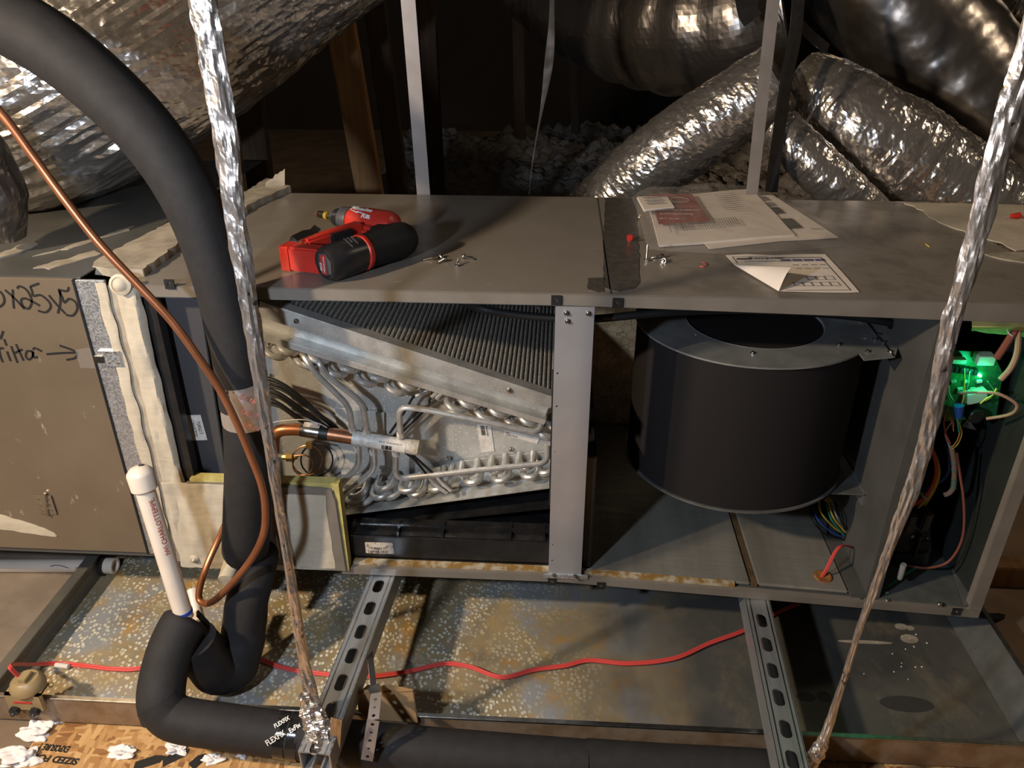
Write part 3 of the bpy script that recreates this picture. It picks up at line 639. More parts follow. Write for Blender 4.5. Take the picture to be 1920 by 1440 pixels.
lb = add('barcode_label', shell(grid(lambda u, v: mA.lerp(mB, .58+.36*u)+(fl_*math.cos((v-.5)*1.7)+lu*math.sin((v-.5)*1.7))*.0134, 6, 8), .0003), 'label_white', ev)
k = 0
for i in range(15):
    k += random.choice((.006, .009, .013)); w = random.choice((.0006, .001))
    add('barcode_bar', ribbon([mA.lerp(mB, .66+k)+(fl_*math.cos((v-.5)*1.7)+lu*math.sin((v-.5)*1.7))*.0139 for v in (.15, .3, .5)], w, .0002, tuple(fl_)), 'ink', lb)
add('label_lettering', text('0176821', .0035, mA.lerp(mB, .63)+fl_*.0135+lu*.0045, md, lu, fit=.038, lift=.001), 'grey_ink', lb)
# expansion valve bulb, brass nut and coiled capillary
add('brass_nut', lathe([(.004, -.010), (.005, -.004), (.008, -.003), (.008, .008), (.005, .009), (.004, .016)], PY(540, 857, .052), (1, .1, -.05), 6), 'brass', ev)
add('nut_stub', tube([PY(518, 853, .052), PY(534, 857, .052)], .0032, 8), 'tube_metal', ev)
def loop(cx, cy, r, y, n=22, a0=0, a1=6.28, tw=.01): return [PY(cx+r*math.cos(a0+(a1-a0)*k/n), cy+r*1.0*math.sin(a0+(a1-a0)*k/n), y+tw*k/n) for k in range(n+1)]
add('capillary_loop', tube([PY(552, 855, .05)]+loop(568, 872, 19, .050, a0=-1.6, a1=4.4), .0013, 6), 'copper_dull', ev)
add('capillary_loop', tube(loop(576, 863, 28, .056, a0=-2.4, a1=4.6), .0013, 6), 'copper_dull', ev)
add('capillary_loop', tube(loop(594, 862, 30, .064, a0=-2.2, a1=4.0), .0015, 6), 'wire_black', ev)
add('bulb_clip', box(*sum(([PY(575, 832, .05).x-.002, PY(575, 832, .05).x+.008], [.05, .058], [PY(575, 838, .05).z-.004, PY(575, 838, .05).z+.007]), [])), 'brass', ev)
add('bulb_tag', ext([PY(a, b, .050) for a, b in ((570, 792), (602, 794), (598, 803), (568, 800))], (0, .002, 0)), 'label_dirty', ev)
add('tie_wire', tube(spl([PY(a, b, .045) for a, b in ((500, 795), (530, 789), (570, 787), (600, 795), (613, 802))], 6), .0008, 6), 'wire_white', ev)
for i, (dx, dy) in enumerate(((0, 0), (3, 6), (6, 14), (-2, 20), (0, 28), (-4, 38), (2, 46))):
    add('sensor_cable', tube(spl([PY(480, 703+dy*1.0+i, .07), PY(522+dx, 716+dy, .060), PY(565+dx, 745+dy, .058), PY(612+dx*2, 790+dy*.35, .072), PY(640, 812+dy*.15, .088)], 8), .0030, 8), 'wire_black', ev)
for a in [((800, 732), (775, 745), (760, 770), (731, 812)), ((832, 730), (815, 752), (780, 775), (738, 818)), ((826, 728), (806, 748), (800, 765), (742, 822))]:
    P = [PY(*p, .085) for p in a]; add('distributor_tube', tube(spl(P, 6), .0022, 8), 'wire_black', ev)
    add('distributor_tip', tube(spl([P[0]+V((0, .01, .004)), P[0], P[0].lerp(P[1], .8)], 4), .0034, 8), 'tube_metal', ev)
for a in [((757, 846), (780, 865), (800, 890), (815, 908), (838, 925)), ((768, 848), (795, 872), (818, 893), (828, 905), (846, 920))]:
    P = [PY(*p, .070-.004*i) for i, p in enumerate(a)]; add('distributor_tube', tube(spl(P[:4], 6), .0022, 8), 'wire_black', ev)
    add('distributor_tip', tube(spl(P[2:], 4), .0032, 8), 'tube_metal', ev)
# labels on the delta plate
o, q = sticker('barcode_label', ev, ((894, 796), (920, 797), (927, 846), (902, 849)), .1105, 'label_white', 0)
dn = (q[3]-q[0]).normalized(); rg = (q[1]-q[0]).normalized(); lw = (q[1]-q[0]).length
k = .002
for i in range(9):
    w = random.choice((.0008, .0013, .002)); add('barcode_bar', ext([q[0]+dn*k+rg*.006+V((0, -.0002, 0)), q[0]+dn*(k+w)+rg*.006+V((0, -.0002, 0)), q[0]+dn*(k+w)+rg*.013+V((0, -.0002, 0)), q[0]+dn*k+rg*.013+V((0, -.0002, 0))], (0, -.0002, 0)), 'ink', o); k += w+random.choice((.0006, .001))
add('label_lettering', text('Packing Label', .0045, q[0]+dn*.002+rg*.0155, dn, rg, fit=.020, lift=.0009), 'ink', o)
o, q = sticker('serial_label', ev, ((946, 806), (1012, 821), (1007, 832), (945, 816)), .1105, 'label_white', 0)
rg = (q[1]-q[0]).normalized()
add('label_lettering', text('S/N', .0038, q[3]+rg*.003+V((0, -.0004, .0062)), rg, V((0, 0, 1)), lift=.0008), 'ink', o)
add('label_lettering', text('1725C73141', .0045, q[3]+rg*.003+V((0, -.0004, .0015)), rg, V((0, 0, 1)), fit=.021, lift=.0008), 'ink', o)

# ================================================================== blower
bl = thing('blower_housing', 'big black drum-shaped blower housing with a round metal inlet ring', 'blower', (.305, .22, 0))
bc = V((.306, .222, 0)); R = .188; z0, z1 = .128, .400
def scroll(k, n, R): 
    a = 2*math.pi*k/n; grow = 1+.075*max(0, math.cos(a+.1))**2; return (bc.x+R*grow*math.cos(a), bc.y+R*grow*math.sin(a))
n = 72
add('drum_shell', ext([V((*scroll(k, n, R), z0)) for k in range(n)], (0, 0, z1-z0)), 'drum_black', bl, label='matt black drum shell')
hc = V((.320, .218, 0)); out = []
for k in range(n):
    x_, y_ = scroll(k, n, R+.004)
    out.append((x_, y_))
ear = [PZ(a, b, z1) for a, b in ((1620, 677), (1678, 671), (1684, 655), (1672, 630), (1640, 600))]
cut = [p for p in out if not (p[0] > PZ(1620, 677, z1).x and p[1] < ear[-1].y+.002)]
i0 = max(range(len(cut)), key=lambda i: (cut[i][0]-cut[i-1][0])**2+(cut[i][1]-cut[i-1][1])**2)
for p in ear: p.x = min(p.x, .5298)
cut = [(min(p[0], .5298), p[1]) for p in cut]; outer = cut[i0:]+cut[:i0]; outer = outer+[(p.x, p.y) for p in ear] if outer[-1][1] < ear[0].y+.05 else outer+[(p.x, p.y) for p in ear[::-1]]
hol = [circ(hc.x, hc.y, .118, 48)]+[circ(PZ(a, b, z1).x, PZ(a, b, z1).y, .004, 10, .003) for a, b in ((1302, 631), (1619, 638))]
add('inlet_plate', plate(outer, hol, .003) if 0 else place(plate(outer, hol, .003), V((0, 0, z1)), (1, 0, 0), (0, 1, 0)), 'galv_mid', bl, label='grey metal top ring with a round opening')
add('inlet_lip', lathe([(.1195, .0012), (.1175, .0012), (.1155, -.004), (.1135, -.024), (.1150, -.024), (.1172, -.004), (.1195, .0012)], V((hc.x, hc.y, z1+.002)), (0, 0, 1), 48, False), 'galv_smooth', bl)
add('wheel_bore', lathe([(.1140, -.02), (.1140, -.20), (.0005, -.20)], V((hc.x, hc.y, z1)), (0, 0, 1), 40, False), 'galv_smooth', bl)
add('bottom_ring', ext([V((*scroll(k, n, R+.005), z0-.003)) for k in range(n)], (0, 0, .003)), 'galv_dull', bl)
for px, py in ((1411, 663), (1572, 647), (1626, 660), (1668, 660), (1640, 637), (1656, 643), (1648, 628), (1613, 602)):
    add('ring_screw', lathe([(.004, 0), (.004, .001), (.0026, .0013), (.0026, .0035), (.0005, .004)], PZ(px, py, z1+.003), (0, 0, 1), 8), 'screw_metal', bl)
add('ear_fold', tube([PZ(1622, 600, z1+.004), PZ(1676, 668, z1+.004)], .0012, 6), 'steel', bl)
g = [PX(1568, 930, .500), PX(1613, 926, .516), PX(1592, 893, .516)]
add('mount_bracket', ext([V((.470, .10, z0-.005)), V((.530, .10, z0-.005)), V((.530, .17, z0-.005))], (0, 0, -.002)), 'galv_dull', bl)
add('mount_flange', box(.527, .5302, .10, .30, z0-.03, z0), 'galv_dull', bl)
add('outlet_throat', box(.470, .530, .24, .42, z0+.005, z1-.005), 'black_plastic', bl)
add('label_strip', ext([PZ(a, b, z1+.006) for a, b in ((1555, 590), (1620, 597), (1622, 602), (1560, 594))], (0, 0, .0006)), 'label_white', bl)
# ================================================================== controls at the right end
def wire(name, pts, r, mat, parent, n=7, seg=8, **kw): return add(name, tube(spl([V(p) for p in pts], n), r, seg), mat, parent, **kw)
def wpy(l, y): return [PY(p[0], p[1], p[2] if len(p) > 2 else y) for p in l]
wb = thing('motor_harness', 'bundle of thin coloured motor leads hanging below the blower drum', 'wires', PZ(1560, 1000, 0))
for i, (m, l) in enumerate([('wire_yellow', [(1536, 940, .2), (1540, 962), (1565, 990), (1588, 1003), (1597, 1008)]), ('wire_black', [(1520, 950, .2), (1523, 975), (1545, 1000), (1570, 1008), (1596, 1012)]),
        ('wire_blue', [(1524, 945, .2), (1532, 972), (1560, 998), (1597, 1013)]), ('wire_white', [(1560, 940, .2), (1567, 965), (1580, 988), (1596, 1004)]), ('wire_green', [(1550, 940, .2), (1556, 968), (1575, 995), (1597, 1016)]),
        ('wire_yellow', [(1553, 932, .2), (1560, 965), (1578, 990), (1598, 1010)]), ('wire_black', [(1566, 940, .2), (1572, 965), (1582, 985), (1598, 1000)])]):
    wire('motor_lead', wpy(l, .16-.004*i), .0016, m, wb)
add('lead_tie', lathe([(.006, -.001), (.0068, 0), (.006, .001)], PY(1553, 938, .19), (0, .2, 1), 14, False), 'wire_yellow', wb)
w = thing('control_wire', 'short red wire pair leaving the rusty hole in the blower floor', 'wires', PZ(1540, 1083, -.02))
for d in (0, .003): wire('conductor', [PZ(1537, 1085, zb(.46)+.003)+V((d, 0, 0)), PY(1549, 1066, .045)+V((d, 0, 0)), PY(1565, 1034, .06)+V((d, 0, 0)), PY(1578, 1023, .075)+V((d, 0, 0)), PY(1600, 1027, .11)+V((d, 0, 0))], .0019, 'wire_red', w)
wire('power_cable', wpy([(860, 563, .10), (900, 578, .05), (950, 588, .045), (1035, 596, .045), (1110, 598, .045), (1200, 590, .05), (1280, 584, .06), (1400, 582, .10), (1560, 590, .16), (1650, 602, .16), (1752, 624, .16)], .05), .0062, 'rubber', None, 8, 12, label='black round cable strung behind the centre post and over the blower', cat='cable')
# rubber grommets where cable and leads go through the divider
def grommet(pts, r, name='grommet'):
    P = spl([V(p) for p in pts], 12); p = min(P, key=lambda q: abs(q.x-.530))
    add(name, lathe([(r, -.003), (r+.003, -.004), (r+.003, .003), (r, .002)], V((.531, p.y, p.z)), (1, 0, 0), 18, False), 'rubber', ah)
grommet(wpy([(1560, 590, .16), (1650, 602, .16), (1752, 624, .16)], .16), .0064)
grommet(wpy([(1565, 990), (1588, 1003), (1597, 1008)], .15), .012)
cb = thing('control_board', 'green-lit circuit board with a glowing status light and plugged wires', 'circuit board', PY(1820, 790, .15))
y = .085
bo = add('board', ext([PY(a, b, y) for a, b in ((1760, 655), (1862, 662), (1880, 700), (1868, 782), (1770, 790))], (0, .003, 0)), 'circuit_green', cb)
add('relay', obox(PY(1845, 672, y-.014), V((1, 0, 0)), V((0, 1, 0)), V((0, 0, 1)), .013, .010, .008), 'wire_white', cb, .001)
for i in range(6): add('terminal', obox(PY(1782+i*9, 690+i*1.2, y-.006), V((1, 0, 0)), V((0, 1, 0)), V((0, 0, 1)), .003, .006, .005), 'black_plastic', cb, .0005)
for i in range(5): add('resistor', obox(PY(1788+i*12, 715+(i % 2)*14, y-.004), V((1, 0, .2)).normalized(), V((0, 1, 0)), V((-.2, 0, 1)).normalized(), .004, .002, .002), 'label_white', cb)
add('plug', obox(PY(1828, 742, y-.012), V((.95, 0, .3)).normalized(), V((0, 1, 0)), V((-.3, 0, .95)).normalized(), .016, .008, .010), 'wire_white', cb, .001)
add('plug', obox(PY(1795, 675, y-.008), V((1, 0, 0)), V((0, 1, 0)), V((0, 0, 1)), .012, .006, .004), 'label_white', cb, .001)
add('capacitor', lathe([(.013, 0), (.013, .02), (.011, .022), (.0005, .022)], PY(1818, 770, y), (.1, -1, 0), 18), 'black_plastic', cb)
add('transformer', obox(PY(1766, 765, y-.012), V((1, 0, 0)), V((0, 1, 0)), V((0, 0, 1)), .014, .012, .010), 'circuit_green', cb, .001)
led = add('status_light', lathe([(.0026, 0), (.0026, .003), (.0018, .005), (.0003, .0056)], PY(1836, 703, y), (0, -1, 0), 12), 'led_glow', cb, label='glowing green status light')
ll = bpy.data.lights.new('status_light_glow', 'POINT'); ll.energy = .10; ll.color = (.02, 1, .38); ll.shadow_soft_size = .004
lo = bpy.data.objects.new('status_light_glow', ll); COL.objects.link(lo); lo.location = PY(1836, 703, y-.03)
wd_ = thing('low_voltage_wires', 'tangle of thin coloured thermostat wires hanging from the circuit board', 'wires', PY(1790, 830, .12))
L1 = [('wire_green', [(1775, 725), (1778, 745), (1790, 765), (1795, 790), (1798, 810)]), ('wire_white', [(1778, 720), (1781, 740), (1793, 762), (1797, 790)]), ('wire_yellow', [(1808, 690), (1808, 735), (1803, 760), (1795, 790)]),
      ('wire_green', [(1818, 695), (1812, 740), (1806, 765), (1800, 795)]), ('wire_orange', [(1776, 750), (1778, 775), (1785, 795), (1788, 808)]), ('wire_red', [(1780, 760), (1770, 790), (1774, 815), (1782, 832)]),
      ('wire_orange', [(1795, 790), (1800, 805), (1795, 825), (1784, 840)]), ('wire_yellow', [(1797, 790), (1803, 812), (1796, 832), (1785, 842)]), ('wire_red', [(1779, 770), (1787, 790), (1788, 800)]), ('wire_white', [(1785, 790), (1772, 812), (1778, 832), (1784, 842)]),
      ('wire_yellow', [(1868, 728), (1862, 740), (1848, 748), (1838, 757)]), ('wire_orange', [(1870, 730), (1858, 745), (1840, 755)]), ('wire_green', [(1852, 715), (1862, 728), (1866, 738)])]
for i, (m, l) in enumerate(L1): wire('thin_wire', wpy(l, .055+.003*(i % 5)), .0011, m, wd_)
add('wire_nut', lathe([(.0075, 0), (.0072, .006), (.0052, .022), (.003, .024)], PY(1798, 760, .048), (.25, 0, -1), 14), 'wire_blue', wd_, label='blue twist-on wire nut')
ca = add('jacketed_cable', tube(spl(wpy([(1784, 838), (1789, 870), (1789, 900), (1787, 915), (1779, 925), (1770, 928)], .065), 6), .0042, 10), 'wire_tan', wd_)
for i, py in enumerate((868, 882, 899, 904, 909, 914)):
    add('tape_wrap', lathe([(.0046, -.001), (.0052, 0), (.0046, .001)], PY(1789-(1 if py > 908 else 0), py, .065), (.15, 0, 1), 12, False), 'wire_green', ca)
wire('brown_lead', wpy([(1794, 850), (1800, 890), (1806, 930), (1808, 975), (1804, 1010), (1790, 1040), (1770, 1058), (1735, 1065), (1700, 1060)], .055), .0022, 'wire_brown', None, label='long brown lead curving down to the black circuit breaker', cat='wire')
wire('brown_lead', wpy([(1795, 737, .06), (1830, 735, .05), (1870, 738, .035), (1903, 755, .028), (1905, 768, .03), (1890, 778, .04), (1850, 785, .06)], .1), .0026, 'wire_tan', None, label='tan lead looping out in front of the circuit board', cat='wire')
bu = thing('incoming_cables', 'two brown jacketed cables entering through the yellow insulation at the top', 'cable', PY(1890, 640, .1))
wire('jacket', wpy([(1908, 612), (1895, 632), (1880, 655), (1868, 672)], .035), .0055, 'wire_brown', bu)
wire('jacket', wpy([(1910, 615), (1907, 660), (1895, 690), (1876, 712)], .035), .0045, 'wire_tan', bu)
wire('bare_lead', wpy([(1888, 610), (1890, 622), (1898, 630)], .03), .0012, 'wire_white', bu)
hv = thing('heater_leads', 'thick red and yellow leads tied together above the circuit breaker', 'wires', PY(1735, 950, .12))
wire('lead', wpy([(1745, 835), (1755, 870), (1752, 900), (1735, 930), (1703, 953)], .10), .0034, 'wire_red', hv)
wire('lead', wpy([(1742, 830), (1758, 870), (1755, 900), (1740, 930), (1722, 952)], .105), .0030, 'wire_yellow', hv)
wire('lead', wpy([(1744, 834), (1760, 880), (1752, 915), (1728, 955)], .108), .0030, 'wire_yellow', hv)
add('cable_tie', lathe([(.0085, -.001), (.0092, 0), (.0085, .001)], PY(1733, 930, .103), (.5, 0, .8), 14, False), 'wire_white', hv)
wire('blue_lead', wpy([(1776, 820), (1780, 870), (1772, 895), (1745, 912), (1715, 915), (1710, 890)], .125), .0032, 'wire_blue', None, label='blue lead curling behind the red and yellow heater leads', cat='wire')
br = thing('circuit_breaker', 'black two-pole circuit breaker on the floor of the control bay', 'breaker', PY(1700, 1075, .12))
add('breaker_body', ext([PY(a, b, .10) for a, b in ((1690, 968), (1745, 960), (1748, 1040), (1735, 1052), (1672, 1055), (1680, 1010))], (0, .05, 0)), 'black_plastic', br, .003)
for px, py in ((1703, 975), (1733, 972)): add('toggle', obox(PY(px, py, .092), V((1, 0, -.1)).normalized(), V((0, 1, 0)), V((.1, 0, 1)).normalized(), .008, .014, .020), 'black_plastic', br, .003)
add('breaker_rib', obox(PY(1718, 1022, .098), V((1, 0, 0)), V((0, 1, 0)), V((0, 0, 1)), .003, .008, .026), 'black_plastic', br, .001)
add('base_clip', ext([V((p.x, p.y, max(p.z, zb(p.x)+.0036))) for p in (PY(a, b, .095) for a, b in ((1672, 1040), (1745, 1036), (1740, 1062), (1664, 1072)))], (0, .06, 0)), 'black_plastic', br, .002)
for px, py, r in ((1711, 1006, .0032), (1739, 1009, .0018)): add('test_dot', lathe([(r, 0), (r*.8, .001), (.0003, .0013)], PY(px, py, .0985), (0, -1, 0), 10), 'wire_white', br)
for px, py in ((1712, 1017), (1735, 1017)): add('screw_slot', obox(PY(px, py, .0985), V((1, 0, 0)), V((0, 1, 0)), V((0, 0, 1)), .0055, .001, .0012), 'graphite_panel', br)
add('wire_nut', lathe([(.0055, 0), (.0052, .012), (.0048, .030), (.003, .034), (.0005, .035)], PY(1694, 1058, .035), (.02, 0, -1), 14), 'nut_white', None, label='cream plastic wire nut hanging under the circuit breaker', cat='wire nut')
wire('ground_lead', wpy([(1715, 1066, .09), (1690, 1080, .07), (1665, 1100, .04), (1648, 1104, .04)], .06), .0030, 'wire_green', None, label='green ground lead on the control bay floor', cat='wire')
add('heater_block', ext([V((.56, .20, zb(.56)+.0036)), V((.69, .20, zb(.69)+.0036)), V((.69, .20, .12)), V((.56, .20, .12))], (0, .08, 0)), 'black_plastic', None, .004, label='black electric heater block at the back of the control bay', cat='heater')
add('mounting_bracket', ext([PY(a, b, .10) for a, b in ((1803, 800), (1815, 785), (1832, 807))], (0, .012, 0)), 'galv_dull', None, label='small triangular metal bracket under the circuit board', cat='bracket')

# ================================================================== overflow pan
pn = thing('drain_pan', 'wide stained metal overflow pan under the air handler', 'drain pan', (-.1, .1, -.165))
x0, x1, y0, y1, zt, zf = -.948, .775, -.228, .62, -.100, -.155
add('pan_floor', box(x0, x1, y0, y1, zf-.002, zf), 'pan_metal', pn)
add('front_wall', box(x0, x1, y0-.0012, y0+.0012, zf-.002, zt), 'pan_rim', pn)
add('front_hem', box(x0, x1, y0-.004, y0+.004, zt-.002, zt+.001), 'steel', pn, .0006)
add('left_wall', box(x0-.0012, x0+.0012, y0, y1, zf-.002, zt), 'pan_wall', pn)
add('left_flange', box(x0-.012, x0+.010, y0+.004, y1, zt-.001, zt+.002), 'pan_wall', pn, .0006)
add('right_wall', ext([V((.738, y0+.002, zf)), V((x1, y0+.002, zt)), V((x1+.002, y0+.002, zt)), V((.742, y0+.002, zf))], (0, y1-y0-.004, 0)), 'galv_dull', pn)
add('right_hem', box(x1-.004, x1+.004, y0, y1, zt-.001, zt+.002), 'steel', pn, .0006)
add('back_wall', box(x0, x1, y1-.001, y1+.001, zf, zt), 'pan_wall', pn)
for px, py, rx, ry in ((1690, 1175, .012, .008), (1707, 1178, .007, .006), (1705, 1198, .016, .011), (1622, 1204, .05, .004)):
    add('chalk_spot', place(plate(circ(0, 0, rx, 20, ry), [], .0006), PZ(px, py, zf), (1, 0, 0), (0, 1, 0)), 'mastic_grey', pn)
for i in range(16):
    p = PZ(1690+random.gauss(20, 40), 1225+random.gauss(0, 32), zf); add('chalk_fleck', lathe([(random.uniform(.001, .002), 0), (.0008, .0012)], p, (0, 0, 1), 7), 'label_white', pn)
for i, (px, py, rx, ry) in enumerate([(1511, 1307, .017, .010), (1545, 1306, .012, .012), (1700, 1320, .045, .017)]):
    add('damp_spot', place(plate(circ(0, 0, rx, 24, ry), [], .0003), PZ(px, py, zf), (1, 0, 0), (0, 1, 0)), 'damp', pn)
# float switch clamped on the front corner
fs = thing('float_switch', 'tan plastic float switch clamped on the front wall of the drain pan', 'float switch', PY(47, 1325, y0))
c = PY(47, 1318, y0-.012)
add('clamp_bracket', join(box(c.x-.031, c.x+.031, y0-.014, y0-.006, c.z-.016, c.z+.020), box(c.x-.031, c.x+.031, y0-.014, y0+.016, c.z+.016, c.z+.020)), 'olive_plastic', fs, .0025)
add('indicator_slot', box(c.x-.017, c.x+.014, y0-.0155, y0-.013, c.z+.001, c.z+.005), 'red_print', fs, .001)
add('float_cap', lathe([(.026, 0), (.027, .006), (.024, .016), (.018, .021), (.0005, .022)], V((c.x+.002, y0+.004, c.z+.018)), (0, .05, 1), 24), 'olive_plastic', fs)
add('cap_boss', obox(V((c.x+.004, y0+.002, c.z+.042)), V((1, 0, 0)), V((0, 1, 0)), V((0, 0, 1)), .007, .010, .006), 'olive_plastic', fs, .001)
for dx in (-.018, .016):
    tscr = add('thumb_screw', lathe([(.0085, 0), (.0085, .007), (.004, .009), (.003, .012)], V((c.x+dx, y0-.014, c.z-.013)), (0, -1, -.2), 8), 'black_plastic', fs)
add('adjust_screw', lathe([(.004, 0), (.004, .004), (.0025, .007)], V((c.x+.034, y0+.012, c.z+.016)), (.4, -.4, .6), 10), 'brass', fs)
sw = thing('float_switch_wire', 'thin red twin wire running along the drain pan from the float switch', 'wire', PZ(700, 1270, zf))
zr = zf+.006
def run(l, dz=0): return [PZ(a, b, zr)+V((0, 0, dz)) for a, b in l]
path = [(110, 1246), (165, 1251), (210, 1256), (262, 1255), (325, 1236), (400, 1222), (470, 1232), (530, 1254), (600, 1265), (680, 1271), (760, 1262), (830, 1247), (880, 1252), (940, 1272), (1000, 1258), (1060, 1250), (1105, 1240), (1180, 1246), (1265, 1236), (1330, 1208), (1395, 1184), (1440, 1158), (1500, 1132)]
q0 = V((c.x-.012, y0+.006, c.z+.038)); q1 = V((c.x-.022, y0+.010, c.z+.058))
for dz, dy in ((0, 0), (.002, .0032)):
    P = [q0+V((0, dy, 0)), q1+V((0, dy, 0)), PZ(62, 1247, -.115)+V((0, dy, 0))]+[p+V((0, dy, dz)) for p in run(path)]
    wire('conductor', P, .0022, 'wire_red', sw, 6)
add('wire_sleeve', tube([PZ(104, 1248, zr+.001)+V((0, .0015, 0)), PZ(128, 1251, zr+.001)+V((0, .0015, 0))], .0046, 10), 'wire_white', sw, label='white crimp sleeve')

# ================================================================== slotted channel supports
def strut(name, lb, a, b, w, h, ys):
    """a: centre of the back end, b: centre of the front end of the top face"""
    a, b = V(a), V(b); t = (a-b).normalized(); s = V((t.y, -t.x, 0)).normalized(); Ls = (a-b).length
    root = thing(name, lb, 'support channel', b-V((0, 0, h)), 'slotted steel support channels')
    hol = [slot(0, q, .0085, .0165) for q in ys]
    add('top_web', place(plate([(-w/2, 0), (w/2, 0), (w/2, Ls), (-w/2, Ls)], hol, .0025), b-V((0, 0, .0025)), s, t, (0, 0, 1)), 'strut_zinc', root)
    for e in (-1, 1):
        add('side_web', obox((a+b)/2+s*e*(w/2-.0012)-V((0, 0, h/2)), s, t, V((0, 0, 1)), .0013, Ls/2, h/2), 'strut_zinc', root, .0008)
        add('inner_lip', obox((a+b)/2+s*e*(w/2-.0085)-V((0, 0, h-.001)), s, t, V((0, 0, 1)), .0085, Ls/2, .0013), 'strut_zinc', root)
        add('curl_edge', obox((a+b)/2+s*e*(w/2-.016)-V((0, 0, h-.006)), s, t, V((0, 0, 1)), .0012, Ls/2, .005), 'strut_zinc', root)
        add('web_groove', obox((a+b)/2+s*e*(w/2-.0075)+V((0, 0, .0002)), s, t, V((0, 0, 1)), .0009, Ls/2, .0004), 'steel', root)
    return root
ZS = -.0165
aL = (PZ(690, 1078, ZS)+PZ(744, 1080, ZS))/2; bL = (PZ(553, 1412, ZS)+PZ(624, 1412, ZS))/2; dL = (aL-bL).normalized(); aL2 = aL+dL*.54
def along(a, b, px, py): return (PZ(px, py, ZS)-b).dot((a-b).normalized())
strut('support_channel', 'slotted steel channel whose front end carries the bunched foil wrap and the perforated strap', aL2, bL, .046, .041, [along(aL, bL, *p) for p in ((700, 1098), (683, 1139), (666, 1183), (647, 1228), (626, 1278), (604, 1332), (580, 1393))])
ZS2 = zb(.33)-.0165
def along2(a, b, px, py): return (PZ(px, py, ZS2)-b).dot((a-b).normalized())
aR = (PZ(1398, 1130, ZS2)+PZ(1444, 1130, ZS2))/2; bR = (PZ(1462, 1462, ZS2)+PZ(1526, 1462, ZS2))/2; dR = (aR-bR).normalized()
strut('support_channel', 'slotted steel channel crossing under the blower end of the cabinet', aR+dR*.50, bR, .043, .041, [along2(aR, bR, *p) for p in ((1430, 1163), (1441, 1208), (1454, 1257), (1467, 1308), (1481, 1367), (1495, 1425))])

# ================================================================== hangers
def crumple(P, w, d, nrm, seed, mat, seg=18, amp=.2, n=5):
    """foil wrapped strip: flattened tube with folds"""
    P = spl(P, n+4); s = V(nrm).normalized(); v, f = [], []
    for i, p in enumerate(P):
        t = (P[min(i+1, len(P)-1)]-P[max(i-1, 0)]).normalized(); a = t.cross(s).normalized(); b = a.cross(t)
        k = i/(len(P)-1)*(len(w)-1); j = min(int(k), len(w)-2); ww = w[j]+(w[j+1]-w[j])*(k-j)
        for m in range(seg):
            an = 2*math.pi*m/seg; q = 1+amp*NZ.noise(V((i*.26, m*.9, seed)))+amp*.9*NZ.noise(V((i*.10, m*1.9, seed+9)))
            q += .05*amp/.2*(random.random()-.5)
            v.append(p+(a*math.cos(an)*ww/2+b*math.sin(an)*d/2*(1+.5*NZ.noise(V((i*.3, m*1.3, seed+4)))))*q)
    for i in range(len(P)-1):
        for m in range(seg): f.append((i*seg+m, i*seg+(m+1) % seg, (i+1)*seg+(m+1) % seg, (i+1)*seg+m))
    f += [tuple(range(seg))[::-1], tuple(range((len(P)-1)*seg, len(P)*seg))]; return v, f
hL = thing('foil_wrapped_hanger', 'foil-taped hanger beside the black insulated line, bunched at its foot', 'hanger', PZ(590, 1400, ZS))
ys = -.285
P = [PY(370, -140, ys), PY(380, 0, ys), PY(400, 110, ys), PY(424, 260, ys), PY(440, 400, ys), PY(462, 540, ys), PY(480, 660, ys), PY(500, 800, ys), PY(522, 940, ys), PY(545, 1080, ys-.005), PY(570, 1240, ys-.015), PY(586, 1320, ys-.03)]
add('foil_wrap', crumple(P, [.026, .026, .027, .026, .024, .021, .019, .016, .013, .012, .016, .026], .011, (0, -1, .3), 1.7, 'foil_tape', n=9), 'foil_tape', hL, shade='flat')
add('foil_bunch', crumple([PY(572, 1300, -.31), PY(585, 1335, -.322), PY(598, 1370, -.335), PY(603, 1405, -.345)], [.020, .034, .036, .026], .022, (0, -1, .5), 5.2, 'foil_tape', 16, .35, 9), 'foil_tape', hL, shade='flat')

add('strap_tail', shell(grid(lambda u, v: PY(621+20*u-4*v, 1345+58*v+5*u, -.345+.010*u), 5, 8), .001), 'foil_tape', hL)
hR = thing('foil_wrapped_hanger', 'wide foil-taped hanger crossing in front of the control bay down to the channel', 'hanger', PZ(1525, 1425, ZS2))
yr = -.300
P = [PY(1990, -140, yr), PY(1925, 110, yr), PY(1893, 210, yr), PY(1853, 360, yr), PY(1815, 500, yr), PY(1780, 620, yr), PY(1752, 760, yr), PY(1722, 880, yr), PY(1682, 990, yr), PY(1645, 1090, yr), PY(1608, 1190, yr), PY(1574, 1300, yr-.004), PY(1545, 1385, yr-.008), PY(1525, 1425, yr-.012)]
add('foil_wrap', crumple(P, [.025, .024, .023, .021, .019, .018, .018, .018, .016, .011, .009, .008, .010, .014, .018], .008, (-.35, -1, .3), 12.4, 'foil_tape', n=9), 'foil_tape_dull', hR, shade='flat')
add('foil_bunch', crumple([PY(1545, 1385, -.308), PY(1530, 1415, -.31), PY(1512, 1440, -.31)], [.014, .024, .02], .014, (0, -1, .5), 3.1, 'foil_tape', 14, .3, 8), 'foil_tape', hR, shade='flat')
def strap(lb, a, b, w):
    a, b = V(a), V(b); up_ = (a-b).normalized()*.6
    o = thing('hanging_strap', lb, 'strap', b); add('strap_blade', ribbon([b-up_*.2, b, a, a+up_], w, .0012, (0, -1, 0)), 'strap_dull', o, .0002)
    add('strap_bolt', lathe([(.005, 0), (.005, .002), (.003, .004)], b-up_*.05+V((0, -.001, 0)), (0, -1, 0), 8), 'steel', o)
    return o
